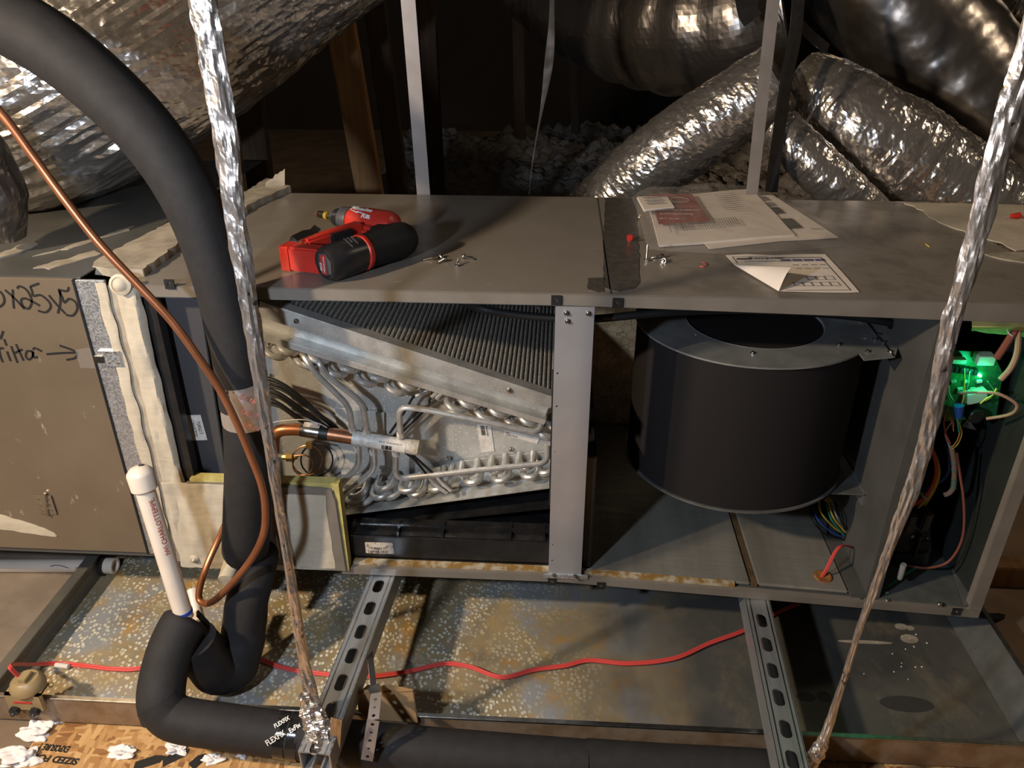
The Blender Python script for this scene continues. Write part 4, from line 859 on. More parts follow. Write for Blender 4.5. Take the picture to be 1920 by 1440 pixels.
strap('plain grey hanging strap behind the cordless drill', PY(765, 0, D+.012), PY(794, 362, D+.012), .028)
strap('plain grey hanging strap between the foil ducts, behind the bagged papers', PY(1450, 0, D+.012), PY(1410, 360, D+.012), .024)
add('foil_strip', shell(grid(lambda u, v: PY(1035-36*v+(1.2+6.5*math.exp(-((v-.35)/.2)**2)+3*(1-v)**4)*(u-.5)*2+7*math.sin(v*5), -20+385*v, .66), 4, 40), .0008), 'foil_dark_skin', None, label='thin crinkled foil strip dangling in the dark behind the cabinet', cat='foil strip')

# ================================================================== refrigerant lines
sl = thing('suction_line', 'thick black insulated refrigerant line with a foil band, arching down the front', 'pipe', PY(460, 1030, -.06))
yp = -.062
P = [PY(-120, -60, -.02), PY(-10, 22, -.03), PY(105, 92, -.04), PY(215, 185, -.05), PY(300, 280, -.058), PY(360, 380, yp), PY(398, 480, yp), PY(424, 580, yp), PY(442, 660, yp), PY(456, 760, yp)]
P1 = spl(P, 8); n1 = len(P1)
def rr(k): return .043-.008*min(1, max(0, (k-.15)/.6))
add('foam_sleeve', tube(P1, [rr(i/(n1-1)) for i in range(n1)], 24), 'foam_black', sl)
P = [PY(453, 738, yp), PY(461, 800, yp), PY(466, 870, yp), PY(464, 950, yp), PY(462, 1000, yp), PY(460, 1024, yp+.005), PY(459, 1036, yp+.02)]
P2 = spl(P, 7); add('foam_sleeve_lower', tube(P2, [.0322+.0065*math.sin(min(1, i/(len(P2)-1)*1.15)*2.0) if i < len(P2)-5 else (.037, .035, .031, .025, .014)[i-len(P2)+5] for i in range(len(P2))], 24), 'foam_black', sl)
ss = [PY(a, b, yp) for a, b in ((450, 712), (454, 730), (458, 760), (461, 790))]
add('foil_band', tube(spl(ss, 6), .0352, 26, True, lambda i, k, r, a: r*(1+.02*NZ.noise(V((i*.8, k*.7, 2))))), 'foil_band', sl, label='printed foil tape band')
for i, (py, s) in enumerate(((748, 'UL181'), (775, 'UL181'), (800, 'UL181'))):
    add('tape_lettering', text(s, .012, PY(448+i*4, py, yp-.037), (.9, 0, -.3), (.3, 0, .9), fit=.030, shear=.3), 'red_ink', sl)
cl = thing('liquid_line', 'bright copper refrigerant pipe running diagonally down and looping at the bottom', 'pipe', PY(385, 1130, -.10))
P = [PY(-90, 120, -.10), PY(0, 210, -.105), PY(60, 290, -.11), PY(120, 372, -.115), PY(185, 455, -.12), PY(255, 530, -.12), PY(320, 600, -.12), PY(372, 670, -.12), PY(415, 735, -.12), PY(447, 800, -.12), PY(470, 855, -.12), PY(489, 905, -.12), PY(497, 950, -.124), PY(494, 1000, -.130), PY(470, 1050, -.136), PY(425, 1105, -.136), PY(395, 1130, -.132), PY(376, 1128, -.124), PY(374, 1105, -.112), PY(388, 1060, -.090), PY(408, 1015, -.06), PY(428, 970, -.022), PY(436, 950, -.016)]
add('copper_tube', tube(spl(P, 7), .0056, 14), 'copper', cl)

# ================================================================== condensate drain
dr = thing('condensate_drain', 'black foam-covered condensate trap and drain pipe with a taped joint', 'drain pipe', PY(400, 1350, -.29))
def ty(l, n=7): return spl([PY(*p) for p in l], n)
RF = .034
P = ty([(490, 1030, -.010), (481, 1072, -.066), (466, 1115, -.092), (458, 1170, -.108), (452, 1215, -.127), (440, 1250, -.145), (410, 1260, -.165), (385, 1235, -.176), (362, 1200, -.183)])
add('trap_sleeve', tube(P, [.030+.007*min(1, i/20) for i in range(len(P))], 22, True, lambda i, k, r, a: r*(1+.05*NZ.noise(V((i*.22, k*.4, 5))))), 'foam_black', dr)
P = ty([(352, 1158, -.17), (335, 1185, -.19), (318, 1225, -.215), (306, 1270, -.24), (302, 1310, -.265), (310, 1340, -.275)])
add('elbow_sleeve', tube(P, [.026, .031, .034]+[.0355]*(len(P)-3), 22), 'foam_black', dr)
P = ty([(296, 1312, -.272), (318, 1340, -.28), (350, 1352, -.284), (420, 1362, -.285), (500, 1373, -.283), (560, 1380, -.2815)], 5)
add('run_sleeve', tube(P, [.034]*len(P), 22), 'foam_black', dr)
P = ty([(560, 1379, -.2815), (640, 1392, -.2815), (760, 1404, -.2815), (900, 1416, -.2815), (1100, 1432, -.2815)], 4)
add('run_sleeve', tube(P, [.035]*len(P), 22), 'foam_black', dr)
P = ty([(1098, 1428, -.279), (1250, 1438, -.279), (1400, 1446, -.279), (1520, 1456, -.279)], 4)
add('run_sleeve', tube(P, [.0335]*len(P), 22), 'foam_black', dr)
ta = PY(522, 1376, -.282); tb_ = PY(566, 1381, -.2815)
td = (tb_-ta).normalized()
add('tape_joint', tube([ta, ta.lerp(tb_, .45), ta.lerp(tb_, .5), ta.lerp(tb_, .55), tb_], [.0348, .035, .032, .0355, .0358], 26), 'wet_black', dr, label='glossy black printed tape')
fr = V((0, -.75, .66)); uu = td.cross(fr).normalized(); uu = uu if uu.z > 0 else -uu
for s, a, h, w, m in (('FLEXFIX', -.002, -.010, .034, .012), ('FLEXFIX', .004, .014, .024, .009), ('ExFix', .028, .010, .018, .010)):
    d2 = (td*.75+uu*.65).normalized(); e2 = (uu*.75-td*.65).normalized(); ca_ = math.asin(max(-.9, min(.9, h/.036)))
    nn = (fr*math.cos(ca_)+uu*math.sin(ca_)).normalized()
    d3 = (d2-nn*d2.dot(nn)).normalized()
    add('tape_lettering', text(s, m, ta+td*a+nn*.0372, d3, nn.cross(d3), fit=w, bold=.0002), 'white_print', dr)
add('pvc_spigot', tube([PY(361, 1106, -.078), PY(369, 1150, -.108), PY(378, 1180, -.150)], .0105, 16), 'pvc', dr)
add('foam_overlap', shell(grid(lambda u, v: PY(368+52*u, 1146+10*v+56*u, -.150-.012*v), 6, 3), .004), 'foam_black', dr)
add('entry_stub', tube([PY(440, 1045, -.01), PY(425, 1090, -.06)], .016, 14), 'mastic', dr, label='sealant-smeared pipe stub')
cp = thing('cleanout_pipe', 'white PVC cleanout pipe with a cap standing in the insulated tee', 'pipe', PY(345, 1145, -.18))
pa, pb = PY(268, 905, -.15), PY(346, 1158, -.18); pd = (pa-pb).normalized()
add('pvc_tube', tube([pb, pa], .0142, 24), 'pvc', cp)
add('pvc_cap', lathe([(.0165, -.010), (.0192, -.007), (.0196, .016), (.0188, .020), (.013, .0265), (.006, .029), (.0005, .0295)], pa-pd*.002, pd, 28), 'pvc', cp)
add('cap_vent', lathe([(.0045, 0), (.004, .0008), (.0005, .001)], pa+pd*.0268+V((.003, .003, 0)), pd, 12), 'ink', cp)
add('primer_ring', tube([pb+pd*.0085, pb+pd*.014], .0150, 24), 'blue_primer', cp, label='blue primer ring')
nv = (CAM-(pa+pb)/2); nv = (nv-pd*nv.dot(pd)).normalized(); sd = pd.cross(nv).normalized(); sd = sd if sd.x > 0 else -sd
tn = (nv*.86+sd*.5).normalized(); e3 = tn.cross(pd).normalized()
add('pipe_lettering', text('IWI CHARLOTTEPIPE.', .012, pa-pd*.118+tn*.0145, pd, e3 if e3.dot(pd.cross(tn)) > 0 and 0 else tn.cross(pd), fit=.096), 'red_ink', cp)
pv = thing('overflow_pipe', 'white PVC pipe passing through the side wall of the drain pan', 'pipe', PX(180, 1058, x0))
ce = PX(190, 1060, x0)
add('pvc_tube', tube([ce+V((-.6, 0, -.03)), ce+V((.018, 0, 0))], .0135, 18), 'pvc', pv)
add('pvc_bushing', lathe([(.0125, .012), (.0165, .010), (.0165, .030), (.012, .030), (.011, .016), (.0005, .016)], ce, (1, 0, 0), 20), 'pvc', pv)
add('lock_nut', lathe([(.021, .002), (.021, .010), (.016, .011)], ce, (1, 0, 0), 8), 'black_plastic', pv)
wire('pen_line', [PX(104+40*t, 1069-12*t+3*math.sin(t*9), x0)+V((0, 0, 0)) if 0 else ce+V((-.10+.075*t, -.0120, .003+.0035*math.sin(t*8))) for t in [i/8 for i in range(9)]], .0009, 'blue_ink', pv)
# perforated pipe strap and folded card pad
ps = thing('perforated_strap', 'perforated metal strap slung around the insulated drain pipe', 'strap', PY(695, 1400, -.29))
bw = .0115
def pst(P, w, nrm, holes):
    a, b = P; t = (b-a); Lq = t.length; t = t.normalized(); s = t.cross(V(nrm)).normalized()
    return place(plate([(-w/2, 0), (w/2, 0), (w/2, Lq), (-w/2, Lq)], [circ(0, Lq*h, .0022 if i % 2 else .0028, 12) for i, h in enumerate(holes)], .001), a, s, t)
q = [PZ(690, 1196, -.036), PY(700, 1290, -.245), PY(706, 1300, -.262), PY(700, 1350, -.312), PY(688, 1425, -.324), PY(684, 1448, -.316)]
add('strap_upper', pst((q[0], q[1]), .014, (.5, -.8, .3), []), 'strap_dull', ps)
add('strap_fold', pst((q[1]+V((0, 0, .004)), q[2]), .018, (0, -.4, 1), []), 'steel', ps)
add('strap_face', pst((q[2], q[3]), .017, (0, -.8, .8), (.25, .55, .85)), 'strap_dull', ps)
add('strap_drop', pst((q[3], q[4]), .018, (0, -1, .1), (.1, .3, .5, .7, .9)), 'strap_dull', ps)
cdp = thing('card_pad', 'folded brown kraft tape pad beside the perforated strap', 'card', PY(740, 1320, -.23))
add('card_face', ext([PY(a, b, -.236) for a, b in ((668, 1300), (725, 1285), (775, 1295), (784, 1356), (700, 1350), (672, 1335))], (0, .004, -.001)), 'kraft', cdp, .001)
add('card_flap', ext([PY(668, 1302, -.238), PY(775, 1296, -.238), PY(770, 1290, -.21), PY(690, 1285, -.21)], (0, 0, .002)), 'kraft', cdp, .0005)
wire('black_hose', [PX(1838, 1160, .80), PX(1880, 1160, .86), PX(1930, 1150, .95), PX(1990, 1140, 1.05)], .011, 'rubber', None, label='black hose lying on the floor past the end of the cabinet', cat='hose')
add('floor_joist', box(.84, 2.2, .20, .24, FZ, FZ+.05), 'wood', None, .002, label='low wooden joist on the floor past the end of the cabinet', cat='timber')
# ================================================================== flexible foil ducts
def duct(name, lb, pts, r, mat, ring=.006, seg=90, rip=.010, pitch=16, crk=.03, seed=0, fa=9, fr=30, jit=.0014, band=None, rest=None):
    """ring: spacing along the axis; fa / fr: crease frequency along the axis and around it; jit: facet jitter"""
    Q = spl([V(p) for p in pts], 30); T = [0]
    for i in range(1, len(Q)): T.append(T[-1]+(Q[i]-Q[i-1]).length)
    n = int(T[-1]/ring); P = []; j = 0
    for k in range(n+1):
        s = T[-1]*k/n
        while j < len(T)-2 and T[j+1] < s: j += 1
        P.append(Q[j].lerp(Q[j+1], (s-T[j])/max(1e-9, T[j+1]-T[j])))
    nr = len(r); rnd = random.Random(int(seed*100))
    def R(i, k, rr_, a):
        u = i/n*(nr-1); j = min(int(u), nr-2); b = r[j]+(r[j+1]-r[j])*(u-j); s = i*ring
        ca, sa = math.cos(a)*b, math.sin(a)*b
        w = V((ca*fr*.35, sa*fr*.35, s*fa*.35+seed)); q = V((ca*fr, sa*fr, s*fa+seed)); q2 = V((ca*fr*2.3, sa*fr*2.3, s*fa*2.6+seed))
        e = rip*math.sin(s*2*math.pi*pitch+1.5*NZ.noise(w))+crk*NZ.noise(w*.8)+crk*(.55*abs(NZ.noise(q))-.5*abs(NZ.noise(q2)))
        return b*(1+e)+jit*(rnd.random()-.5)
    cap = True
    t = thing(name, lb, 'duct', P[0], 'flexible foil ducts'); vf = tube(P, 1, seg, cap, R)
    if rest is not None: vf = ([V((p.x, p.y, max(p.z, rest))) for p in vf[0]], vf[1])   # sags flat where it lies on something
    add('foil_jacket', vf, mat, t, shade='flat' if jit > .0006 else 'smooth')
    if band:
        for f in band:
            i = int(f*(len(P)-1)); d = (P[min(i+1, len(P)-1)]-P[i-1]).normalized(); u = f*(nr-1); j = min(int(u), nr-2); b = r[j]+(r[j+1]-r[j])*(u-j)
            add('duct_strap', tube([P[i]-d*.02, P[i]+d*.02], b*1.03, 32), 'black_paint', t, label='black duct strap')
    return t
duct('foil_flex_duct', 'huge crumpled silver foil duct bulging over the filter cabinet', [PY(-420, 250, .34), PY(-180, 225, .40), PY(40, 150, .46), PY(260, 10, .55), PY(480, -130, .68), PY(700, -240, .85)], [.22, .235, .25, .25, .235, .22], 'foil_duct_skin', .012, 200, .0, 4, .075, 3.3, 5, 20, .0007, rest=PT+.0005)
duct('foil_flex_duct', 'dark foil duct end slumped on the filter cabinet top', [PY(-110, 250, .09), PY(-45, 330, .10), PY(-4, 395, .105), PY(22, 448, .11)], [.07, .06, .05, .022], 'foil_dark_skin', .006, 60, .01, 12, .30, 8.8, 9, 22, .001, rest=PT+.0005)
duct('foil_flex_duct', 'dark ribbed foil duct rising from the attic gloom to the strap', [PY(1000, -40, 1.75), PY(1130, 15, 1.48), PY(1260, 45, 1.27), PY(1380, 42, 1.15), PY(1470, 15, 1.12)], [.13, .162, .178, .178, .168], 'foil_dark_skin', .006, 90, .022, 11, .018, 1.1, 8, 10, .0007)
duct('foil_flex_duct', 'silver foil duct sloping down from the thin strap to the loose fill', [PY(1462, 143, .775), PY(1425, 168, .785), PY(1340, 225, .80), PY(1250, 290, .815), PY(1170, 360, .84), PY(1100, 420, .86)], [.072, .080, .086, .088, .088, .085], 'foil_duct_skin', .005, 84, .006, 22, .09, 5.5, 26, 12, .0009)
duct('foil_flex_duct', 'bright crinkled foil duct running from the dark strap down past the wide hanger', [PY(1508, 172, .90), PY(1548, 186, .86), PY(1620, 240, .80), PY(1730, 320, .78), PY(1850, 410, .76), PY(1960, 490, .74)], [.085, .100, .112, .115, .118, .12], 'foil_duct_skin', .005, 100, .008, 22, .085, 7.9, 28, 11, .0009)
duct('foil_flex_duct', 'narrow silver foil duct beneath the bright one, ending at the cabinet back edge', [PY(1462, 240, .74), PY(1505, 285, .69), PY(1565, 345, .665), PY(1640, 420, .66)], [.044, .050, .052, .052], 'foil_duct_skin', .004, 64, .012, 30, .09, 2.6, 34, 14, .0009)
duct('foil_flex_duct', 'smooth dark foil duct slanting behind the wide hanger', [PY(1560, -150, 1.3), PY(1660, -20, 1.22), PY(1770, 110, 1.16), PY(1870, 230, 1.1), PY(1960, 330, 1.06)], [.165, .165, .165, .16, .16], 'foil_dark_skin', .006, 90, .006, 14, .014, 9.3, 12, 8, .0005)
duct('foil_flex_duct', 'ribbed foil duct at the edge of the roof timbers', [PY(1850, -90, 1.45), PY(1930, 10, 1.38), PY(2010, 120, 1.3)], [.12, .12, .12], 'foil_duct_skin', .006, 70, .02, 12, .03, 4.1, 20, 14, .0014)
sp_ = thing('duct_support_strap', 'broad black duct support strap looped between two foil ducts', 'strap', PY(1478, 300, .72))
add('strap_loop', ribbon(spl([PY(1500, -60, .80), PY(1492, 60, .74), PY(1474, 150, .70), PY(1462, 240, .672), PY(1452, 310, .640), PY(1446, 360, .625)], 6), .026, .002, (0, -1, 0)), 'black_plastic', sp_)
add('strap_arm', ribbon(spl([PY(1494, 40, .748), PY(1524, 70, .775), PY(1552, 92, .80)], 5), .022, .002, (0, -1, .4)), 'black_plastic', sp_)
add('strap_arm', ribbon(spl([PY(1395, -20, .90), PY(1402, 20, .89), PY(1412, 38, .885)], 5), .045, .002, (0, -1, .2)), 'black_plastic', sp_)

# ================================================================== cordless drill
T = H+.0002
dl = thing('cordless_drill', 'red and black cordless drill lying on its side with a hex bit', 'drill', PZ(660, 470, T))
g0 = PZ(613, 494, T+.029); g1 = PZ(745, 452, T+.030); gd = (g1-g0).normalized(); Lg = (g1-g0).length
add('grip', tube([g0.lerp(g1, .50), g0.lerp(g1, .62), g0.lerp(g1, .80), g1, g1+gd*.018, g1+gd*.028, g1+gd*.033], [.027, .0275, .029, .030, .027, .020, .008], 28), 'rubber', dl, label='black rubber grip and motor end')
add('ring_band', tube([g0.lerp(g1, .44), g0.lerp(g1, .455), g0.lerp(g1, .50), g0.lerp(g1, .515)], [.0265, .0285, .0285, .027], 28), 'red_plastic', dl, label='red band at the battery collar')
bt = add('battery', tube([g0-gd*.004, g0+gd*.004, g0.lerp(g1, .25), g0.lerp(g1, .44)], [.0235, .0275, .0285, .0268], 28, True, lambda i, k, r, a: r*(1+.035*math.cos(3*a+.6))), 'black_plastic', dl)
fu = (V((0, 0, 1))-gd*gd.z).normalized(); fs_ = gd.cross(fu).normalized()
add('battery_face', ext([g0-gd*.0042+fs_*a+fu*b for a, b in ((-.016, -.006), (-.012, .014), (.004, .018), (.016, .006), (.015, -.012), (0, -.018))], tuple(-gd*.0006)), 'graphite_panel', bt)
rl = [g0-gd*.0050+fs_*a+fu*b for a, b in ((-.009, -.016), (.004, -.017), (.005, .015), (-.008, .013))]
add('battery_label', ext(rl, tuple(-gd*.0004)), 'red_print', bt)
add('battery_lettering', text('Milwaukee', .006, g0-gd*.0056+fs_*.002-fu*.013, fu, fs_ if fu.cross(fs_).dot(-gd) > 0 else -fs_, fit=.025, shear=.25), 'white_print', bt)
add('battery_lettering', text('M12', .007, g0-gd*.0056-fs_*.005-fu*.012, fu, fs_ if fu.cross(fs_).dot(-gd) > 0 else -fs_, fit=.013, shear=.25, bold=.0002), 'white_print', bt)
nb = (V((-.2, -.75, .65))); nb = (nb-gd*nb.dot(gd)).normalized(); ub = gd.cross(nb).normalized(); ub = ub if ub.z > 0 else -ub
b0 = g0.lerp(g1, .27)+nb*.0296
for k_, (s, w) in enumerate((('LITHIUM-ION', .022), ('12V XC', .012), ('REDLITHIUM', .018))):
    e_ = -ub; add('battery_lettering', text(s, .0042, b0-gd*(.006-.0065*k_)+ub*.010, e_, e_.cross(nb)*-1, fit=w), 'grey_ink', bt)
# motor head, gear collar and chuck
h0 = PZ(658, 412, T+.034); h1 = PZ(728, 424, T+.034); hd = (h1-h0).normalized()
add('motor_head', tube([h0, h0+hd*.006, h0.lerp(h1, .4), h1, h1+hd*.012, h1+hd*.02], [.019, .022, .025, .026, .022, .010], 26), 'red_plastic', dl, label='red motor head')
add('torque_collar', tube([h0-hd*.018, h0-hd*.017, h0-hd*.002, h0+hd*.001], [.0175, .0205, .0215, .021], 26), 'graphite_panel', dl)
add('chuck', tube([h0-hd*.034, h0-hd*.032, h0-hd*.020, h0-hd*.017], [.0125, .0150, .0175, .0175], 22), 'black_plastic', dl)
add('chuck_nose', tube([h0-hd*.044, h0-hd*.042, h0-hd*.033], [.0085, .0105, .011], 6), 'steel', dl)
add('bit_shank', tube([h0-hd*.060, h0-hd*.043], .0048, 8), 'steel', dl)
add('bit_band', tube([h0-hd*.058, h0-hd*.051], .0068, 14), 'wire_yellow', dl, label='yellow band of the bit')
add('bit_socket', tube([h0-hd*.074, h0-hd*.072, h0-hd*.058], [.005, .0062, .0062], 12), 'black_plastic', dl)
add('bit_tip', tube([h0-hd*.0755, h0-hd*.0705], [.0045, .0058], 12), 'red_plastic', dl)
nh = V((-.05, -.7, .72)); nh = (nh-hd*nh.dot(hd)).normalized(); uh = nh.cross(hd).normalized(); uh = uh if uh.z > 0 else -uh
def onhead(s, off, ang, size, w, **k):
    n_ = (nh*math.cos(ang)+uh*math.sin(ang)).normalized(); return text(s, size, h0+hd*off+n_*.0262, hd, n_.cross(hd), fit=w, **k)
add('head_lettering', onhead('Milwaukee', .012, .28, .011, .044, shear=.3, bold=.0003), 'white_print', dl)
n_ = (nh*math.cos(.10)+uh*math.sin(.10)).normalized(); q_ = n_.cross(hd)
add('bolt_logo', place(plate([(0, .004), (.020, .0005), (.019, .0025), (.050, -.003), (.022, -.0005), (.023, -.0028)], [], .0004), h0+hd*.008+n_*.0262, hd, q_, n_), 'white_print', dl)
add('head_lettering', onhead('FUEL', .040, -.22, .008, .020, shear=.25, bold=.0004), 'white_print', dl)
# handle arm with its red foot and belt clip
f0 = PZ(540, 480, T+.020); f1 = PZ(598, 486, T+.020); fd = (f1-f0).normalized(); fv = V((-fd.y, fd.x, 0)); up3 = V((0, 0, 1))
add('red_foot', obox(f0.lerp(f1, .52), fd, fv, up3, .034, .014, .0195), 'red_plastic', dl, .003, label='red battery foot')
add('foot_cap', obox(f0+fd*.003, fd, fv, up3, .009, .0155, .0200), 'red_plastic', dl, .002)
r0_, r1_ = PZ(570, 462, T+.028), PZ(676, 428, T+.034); rd = (r1_-r0_).normalized(); rs = rd.cross(up3).normalized()
add('handle_arm', obox(r0_.lerp(r1_, .5), rd, rs, up3, (r1_-r0_).length/2, .012, .012), 'red_plastic', dl, .004, label='red handle arm')
add('trigger', obox(r0_.lerp(r1_, .58)+rs*.012, rd, rs, up3, .022, .007, .010), 'black_plastic', dl, .003)
add('neck_web', obox(PZ(690, 440, T+.022), hd, hd.cross(up3), up3, .022, .018, .018), 'red_plastic', dl, .005)
add('neck_grip', obox(PZ(716, 446, T+.024), hd, hd.cross(up3), up3, .020, .022, .020), 'rubber', dl, .008)
k0, k1 = PZ(549, 449, T+.043), PZ(596, 429, T+.046); kd = (k1-k0).normalized()
add('belt_clip', ribbon([k0+V((0, 0, -.014)), k0+V((0, 0, -.003)), k0+kd*.003, k0.lerp(k1, .5)+V((0, 0, .001)), k0.lerp(k1, .8)-V((0, 0, .002)), k1+V((0, 0, .003))], .013, .0016, (.35, -.55, .76)), 'screw_metal', dl, .0003, label='bent steel belt clip')

# ================================================================== loose screws and scraps on the cabinet top
def screw(lb, px, py, d, L=.019, z=T, grp='loose sheet-metal screws on the cabinet top', lift=.0038):
    d = V(d).normalized(); p = PZ(px, py, z)+V((0, 0, lift))
    t = thing('hex_washer_screw', lb, 'screw', PZ(px, py, z), grp)
    add('screw_head', join(lathe([(.0045, 0), (.0045, .001), (.0032, .0012)], p, -d, 16), lathe([(.0034, .001), (.0034, .0045), (.0026, .0052), (.0003, .0046)], p, -d, 6)), 'screw_metal', t)
    prof = [(.0021, 0)]
    for k in range(9): prof += [(.0015, .0006+k*L/11), (.0022, .0012+k*L/11)]
    add('screw_thread', lathe(prof+[(.0012, L*.92), (.0003, L)], p, d, 10), 'screw_metal', t)
screw('loose silver screw at the outer end of the row beside the drill, pointing at it', 812, 487, (-1, -.2, -.18))
screw('loose silver screw lying second beside the drill, tip towards the cabinet back', 826, 484, (.5, -.9, -.18))
screw('loose silver screw lying flat in the middle of the scatter beside the drill', 831, 491, (-.6, -.8, -.2), .015)
screw('loose silver screw standing on its head nearest the cabinet front edge beside the drill', 857, 499, (.15, .75, .55), .012, lift=.003)
screw('loose silver screw with its washer head turned up, furthest from the drill', 871, 485, (.8, -.35, -.1))
screw('loose silver screw standing upright on its head beside the dark tape', 1212, 490, (0, .02, 1), .024, lift=.0046)
screw('loose silver screw lying behind the two others beside the dark tape', 1239, 484, (-1, -.15, -.18), .017)
screw('loose silver screw with its hexagon head facing out, beside the upright screw', 1244, 493, (.45, .9, -.1), .015)
rp_ = thing('red_plug', 'small red plastic plug standing on the dark tape', 'plug', PZ(1181, 450, T))
add('cap_body', lathe([(.0055, 0), (.0055, .0015), (.004, .002), (.004, .009), (.0005, .0095)], PZ(1181, 450, T+.0008), (0, 0, 1), 14), 'red_plastic', rp_)
add('cap_tab', obox(PZ(1181, 445, T+.010), V((1, 0, 0)), V((0, 1, 0)), V((0, 0, 1)), .005, .002, .004), 'red_plastic', rp_, .0008)
add('silver_rivet', lathe([(.0035, 0), (.0033, .002), (.0016, .0024), (.0014, .006), (.0003, .0065)], PZ(1199, 408, T+.002), (.1, .1, 1), 10), 'screw_metal', None, label='tiny silver rivet beside the clear bag', cat='rivet')
wire('wire_clipping', [PZ(1312, 499, T+.001), PZ(1320, 500, T+.001), PZ(1322, 494, T+.003), PZ(1316, 491, T+.001)], .0008, 'wire_red', None, label='curled red wire clipping lying on the cabinet top', cat='wire scrap')
wire('wire_clipping', [PZ(1735, 457, T+.001), PZ(1739, 460, T+.002), PZ(1743, 463, T+.001)], .0010, 'wire_yellow', None, label='tiny yellow wire clipping lying on the cabinet top', cat='wire scrap')
sr = thing('red_wire_nut', 'small red wire nut lying on the sealant smear', 'wire nut', PZ(1908, 405, T+.002))
add('nut_shell', lathe([(.006, 0), (.0058, .006), (.004, .016), (.0025, .018)], PZ(1912, 404, T+.0075), (-1, -.1, -.05), 12), 'red_plastic', sr)
add('nut_wing', obox(PZ(1910, 404, T+.008), V((1, 0, 0)), V((0, 1, 0)), V((0, 0, 1)), .003, .0085, .0015), 'red_plastic', sr, .0008)

# ================================================================== papers
def sheet(name, lb, px, z, mat, th=.0008, cat='paper', curl=.0, n=14, parent=None, **kw):
    """quad of paper from four pixels (back-left, back-right, front-right, front-left) lying at height z, softly wavy"""
    q = [PZ(a, b, z) for a, b in px]
    def fn(u, v):
        p = (q[0].lerp(q[1], u)).lerp(q[3].lerp(q[2], u), v)
        return p+V((0, 0, curl*(.5+.5*NZ.noise(V((u*3.1, v*2.7, z*90))))))
    if parent is None: kw.update(label=lb, cat=cat)
    return add(name, shell(grid(fn, n, n), th), mat, parent, **kw), q
def onq(q, u, v): return (q[0].lerp(q[1], u)).lerp(q[3].lerp(q[2], u), v)
def qtext(s, q, u, v, size, w, z, flip, mat, parent):
    """text on a sheet; flip: read from the far side"""
    o = onq(q, u, v); o.z = z; ax = (q[1]-q[0]).normalized(); ay = (q[0]-q[3]).normalized(); ax.z = ay.z = 0
    if flip: ax, ay = -ax, -ay
    return add('print_lettering', text(s, size, o, ax, ay, fit=w, lift=.0004), mat, parent)
def qbar(q, u0, v0, u1, v1, z, mat, parent, name='printed_line'):
    c = [onq(q, u0, v0), onq(q, u1, v0), onq(q, u1, v1), onq(q, u0, v1)]
    for p in c: p.z = z
    return add(name, ext(c, (0, 0, .0002)), mat, parent)
T0 = H+.001
m2, q2 = sheet('instruction_sheet', 'white instruction sheet with dark picture strips in the clear bag', ((1405, 366), (1450, 367), (1573, 446), (1470, 452)), T0+.0005, 'paper', curl=.0015)
for a, b in ((.06, .16), (.22, .30), (.34, .48), (.60, .80)): qbar(q2, .15, a, .55, b, T0+.0034, 'grey_ink' if b < .32 else 'ink', m2, 'printed_panel')
qtext('THANKS', q2, .92, .84, .008, .022, T0+.0036, True, 'ink', m2)
m1, q1 = sheet('installation_manual', 'white folded installation manual with faint ruled tables in the clear bag', ((1212, 372), (1408, 355), (1490, 441), (1236, 461)), T0+.0035, 'paper', .004, curl=.003)
for i in range(26): qbar(q1, .16+i*.019, .66, .165+i*.019, .80, T0+.0115, 'grey_ink', m1)
for i in range(14): qbar(q1, .10+i*.011, .68, .103+i*.011, .80, T0+.0115, 'grey_ink', m1)
for i in range(9): qbar(q1, .60, .14+i*.045, .78, .147+i*.045, T0+.0115, 'grey_ink', m1)
qbar(q1, .10, .63, .104, .86, T0+.0115, 'grey_ink', m1)
m1b, _ = sheet('installation_manual', 'cream inner leaves showing under the folded manual in the clear bag', ((1270, 400), (1440, 400), (1500, 447), (1330, 466)), T0+.0014, 'paper', .0012)
bk, qb = sheet('booklet', 'dark red booklet with pale upside-down lettering in the clear bag', ((1217, 363), (1298, 364), (1331, 413), (1235, 419)), T0+.0125, 'booklet_red', .0018)
qtext('MAGNETIC FLOAT SWITCH', qb, .88, .66, .012, .088, T0+.0150, True, 'label_white', bk)
qtext('AquaGuard', qb, .74, .80, .013, .062, T0+.0150, True, 'label_white', bk)
qtext('1 800 321 6188', qb, .46, .93, .008, .040, T0+.0150, True, 'label_white', bk)
qtext('AUTO', qb, .16, .05, .010, .020, T0+.0150, True, 'grey_ink', bk)
for i in range(2): qbar(qb, .2, .52+i*.04, .9, .53+i*.04, T0+.0150, 'red_ink', bk)
add('booklet_emblem', place(plate(circ(0, 0, .018, 28), [circ(0, 0, .0165, 28)], .0003), V((*onq(qb, .62, .28).xy, T0+.0150)), (1, 0, 0), (0, 1, 0)), 'label_white', bk)
fp = thing('folded_leaflet', 'thick white folded leaflet with dark lines on the red booklet', 'paper', PZ(1228, 385, T0+.016))
for i in range(4):
    q_ = [(1194+i*.4, 371-i*.7), (1249+i*.6, 371-i*.7), (1263+i*.5, 391-i*.9), (1207+i*.4, 396-i*.9)]
    leaf, ql = sheet('leaf', '', q_, T0+.0160+i*.0024, 'paper', .0016, parent=fp, curl=.0008, n=5)
for a in (.22, .45, .66): qbar(ql, .12, a, .75, a+.05, T0+.0268, 'grey_ink', fp)
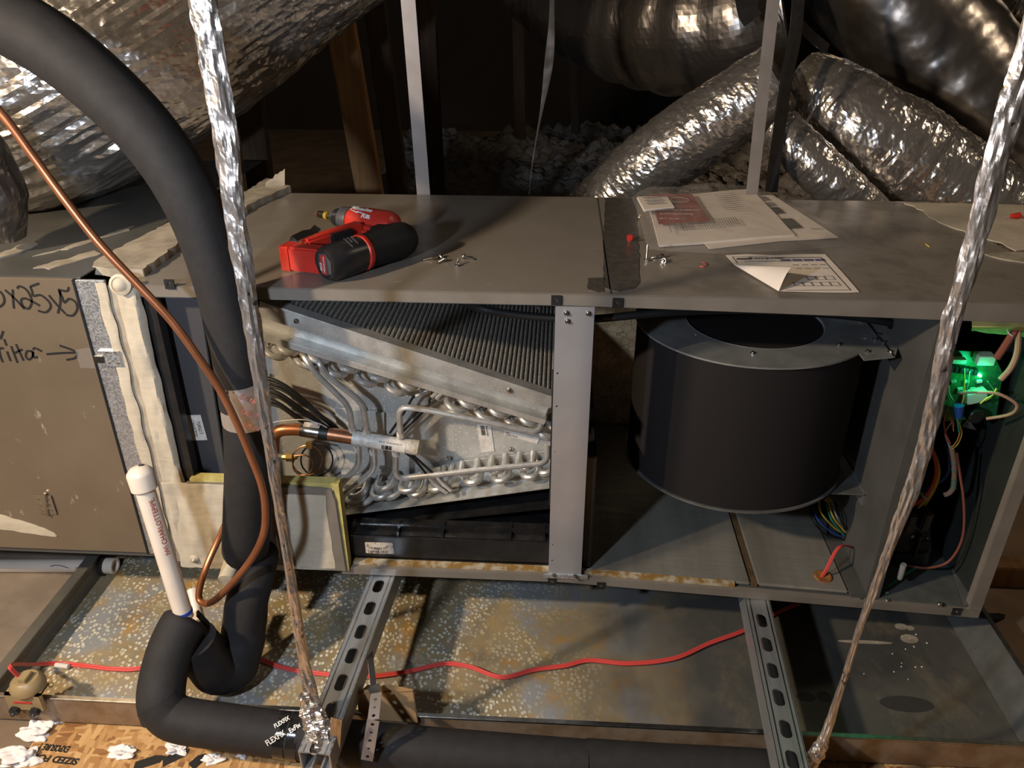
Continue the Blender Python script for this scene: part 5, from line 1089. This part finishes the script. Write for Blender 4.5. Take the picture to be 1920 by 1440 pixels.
# the clear bag lies over all of these
def bagh(x, y): return .0
bq = [PZ(a, b, T0) for a, b in ((1184, 371), (1300, 350), (1412, 349), (1455, 366), (1592, 440), (1588, 460), (1500, 470), (1340, 476), (1215, 468), (1196, 400))]
bc_ = sum(bq, V())/len(bq); NB = 60
def edge(t):
    t = (t % 1)*len(bq); i = int(t); return bq[i].lerp(bq[(i+1) % len(bq)], t-i)
def bagf(u, v):
    p = bc_.lerp(edge(u), v); k = min(1, (1-v)/.16)**.7
    hgt = .0145 if p.x < .28 else .0145-.009*min(1, (p.x-.28)/.1)
    hgt += .014*math.exp(-((p.x-PZ(1228, 385, T0).x)/.045)**2-((p.y-PZ(1228, 385, T0).y)/.06)**2)
    return V((p.x, p.y, T0+.0002+(hgt+.003+.0035*NZ.noise(V((p.x*38, p.y*38, 2)))+.0045*abs(NZ.noise(V((p.x*22+p.y*30, p.y*70, 4)))))*k))
add('clear_bag', grid(bagf, 170, 40), 'clear_film', None, label='clear plastic bag lying over the manuals on the cabinet top', cat='plastic bag')
# printed sheet with a curled corner
ws = thing('warranty_sheet', 'printed sheet with a curled corner near the front of the cabinet top', 'paper', PZ(1480, 515, T))
zz = H+.0012
poly = [(1361, 479), (1400, 477), (1450, 479), (1500, 477), (1547, 477), (1580, 512), (1611, 548), (1590, 549), (1530, 548), (1461, 546), (1470, 527), (1478, 513), (1440, 505), (1377, 497)]
add('sheet_face', ext([PZ(a, b, zz) for a, b in poly], (0, 0, .0006)), 'paper', ws)
pA, pB = PZ(1377, 497, zz+.001), PZ(1460, 546, zz+.001); pC = PZ(1482, 513, zz+.017)
def flap(u, v):
    a = pA.lerp(pB, u); w = math.sin(math.pi*min(1, .12+u*.9)/2)
    tip = pA.lerp(pC, u); b = a.lerp(tip, v); return b+V((0, 0, .016*math.sin(v*1.9)*u*(1-.35*v)))
add('curled_corner', shell(grid(flap, 14, 10), .0005), 'paper', ws, label='pale back of the curled corner')
qs = [PZ(a, b, zz) for a, b in ((1361, 479), (1547, 477), (1611, 548), (1420, 549))]
zt_ = zz+.0009
qtext('Tempstar', qs, .19, .13, .013, .060, zt_, False, 'ink', ws)
add('sheet_logo', place(plate([(0, 0), (.024, .002), (.030, .008), (.004, .007)], [[(.004, .003), (.024, .0045), (.024, .0055), (.004, .0043)]], .0002), V((*onq(qs, .06, .14).xy, zt_)), (1, 0, 0), (0, 1, 0)), 'ink', ws)
qtext('www.tempstar.com', qs, .12, .21, .007, .070, zt_, False, 'grey_ink', ws)
for i in range(4): qbar(qs, .50+i*.115, .145, .60+i*.115, .205, zt_, 'blue_ink', ws, 'printed_panel')
qbar(qs, .47, .095, .93, .108, zt_, 'ink', ws); qbar(qs, .925, .10, .932, .97, zt_, 'ink', ws); qbar(qs, .045, .055, .40, .062, zt_, 'grey_ink', ws); qbar(qs, .045, .055, .05, .24, zt_, 'ink', ws); qbar(qs, .30, .955, .93, .965, zt_, 'grey_ink', ws)
for r_ in range(2):
    for k_ in range(5):
        u, v = .47+k_*.09, .66+r_*.15
        if u < .56 and r_ == 0: continue
        c = onq(qs, u, v); add('printed_box', place(plate([(-.007, -.008), (.007, -.008), (.007, .008), (-.007, .008)], [[(-.0058, -.0068), (.0058, -.0068), (.0058, .0068), (-.0058, .0068)]], .0002), V((c.x, c.y, zt_)), (1, 0, 0), (0, 1, 0)), 'grey_ink', ws)
for k_ in range(4): qbar(qs, .58+k_*.09, .30, .64+k_*.09, .315, zt_, 'grey_ink', ws); qbar(qs, .58+k_*.09, .40, .64+k_*.09, .41, zt_, 'grey_ink', ws)
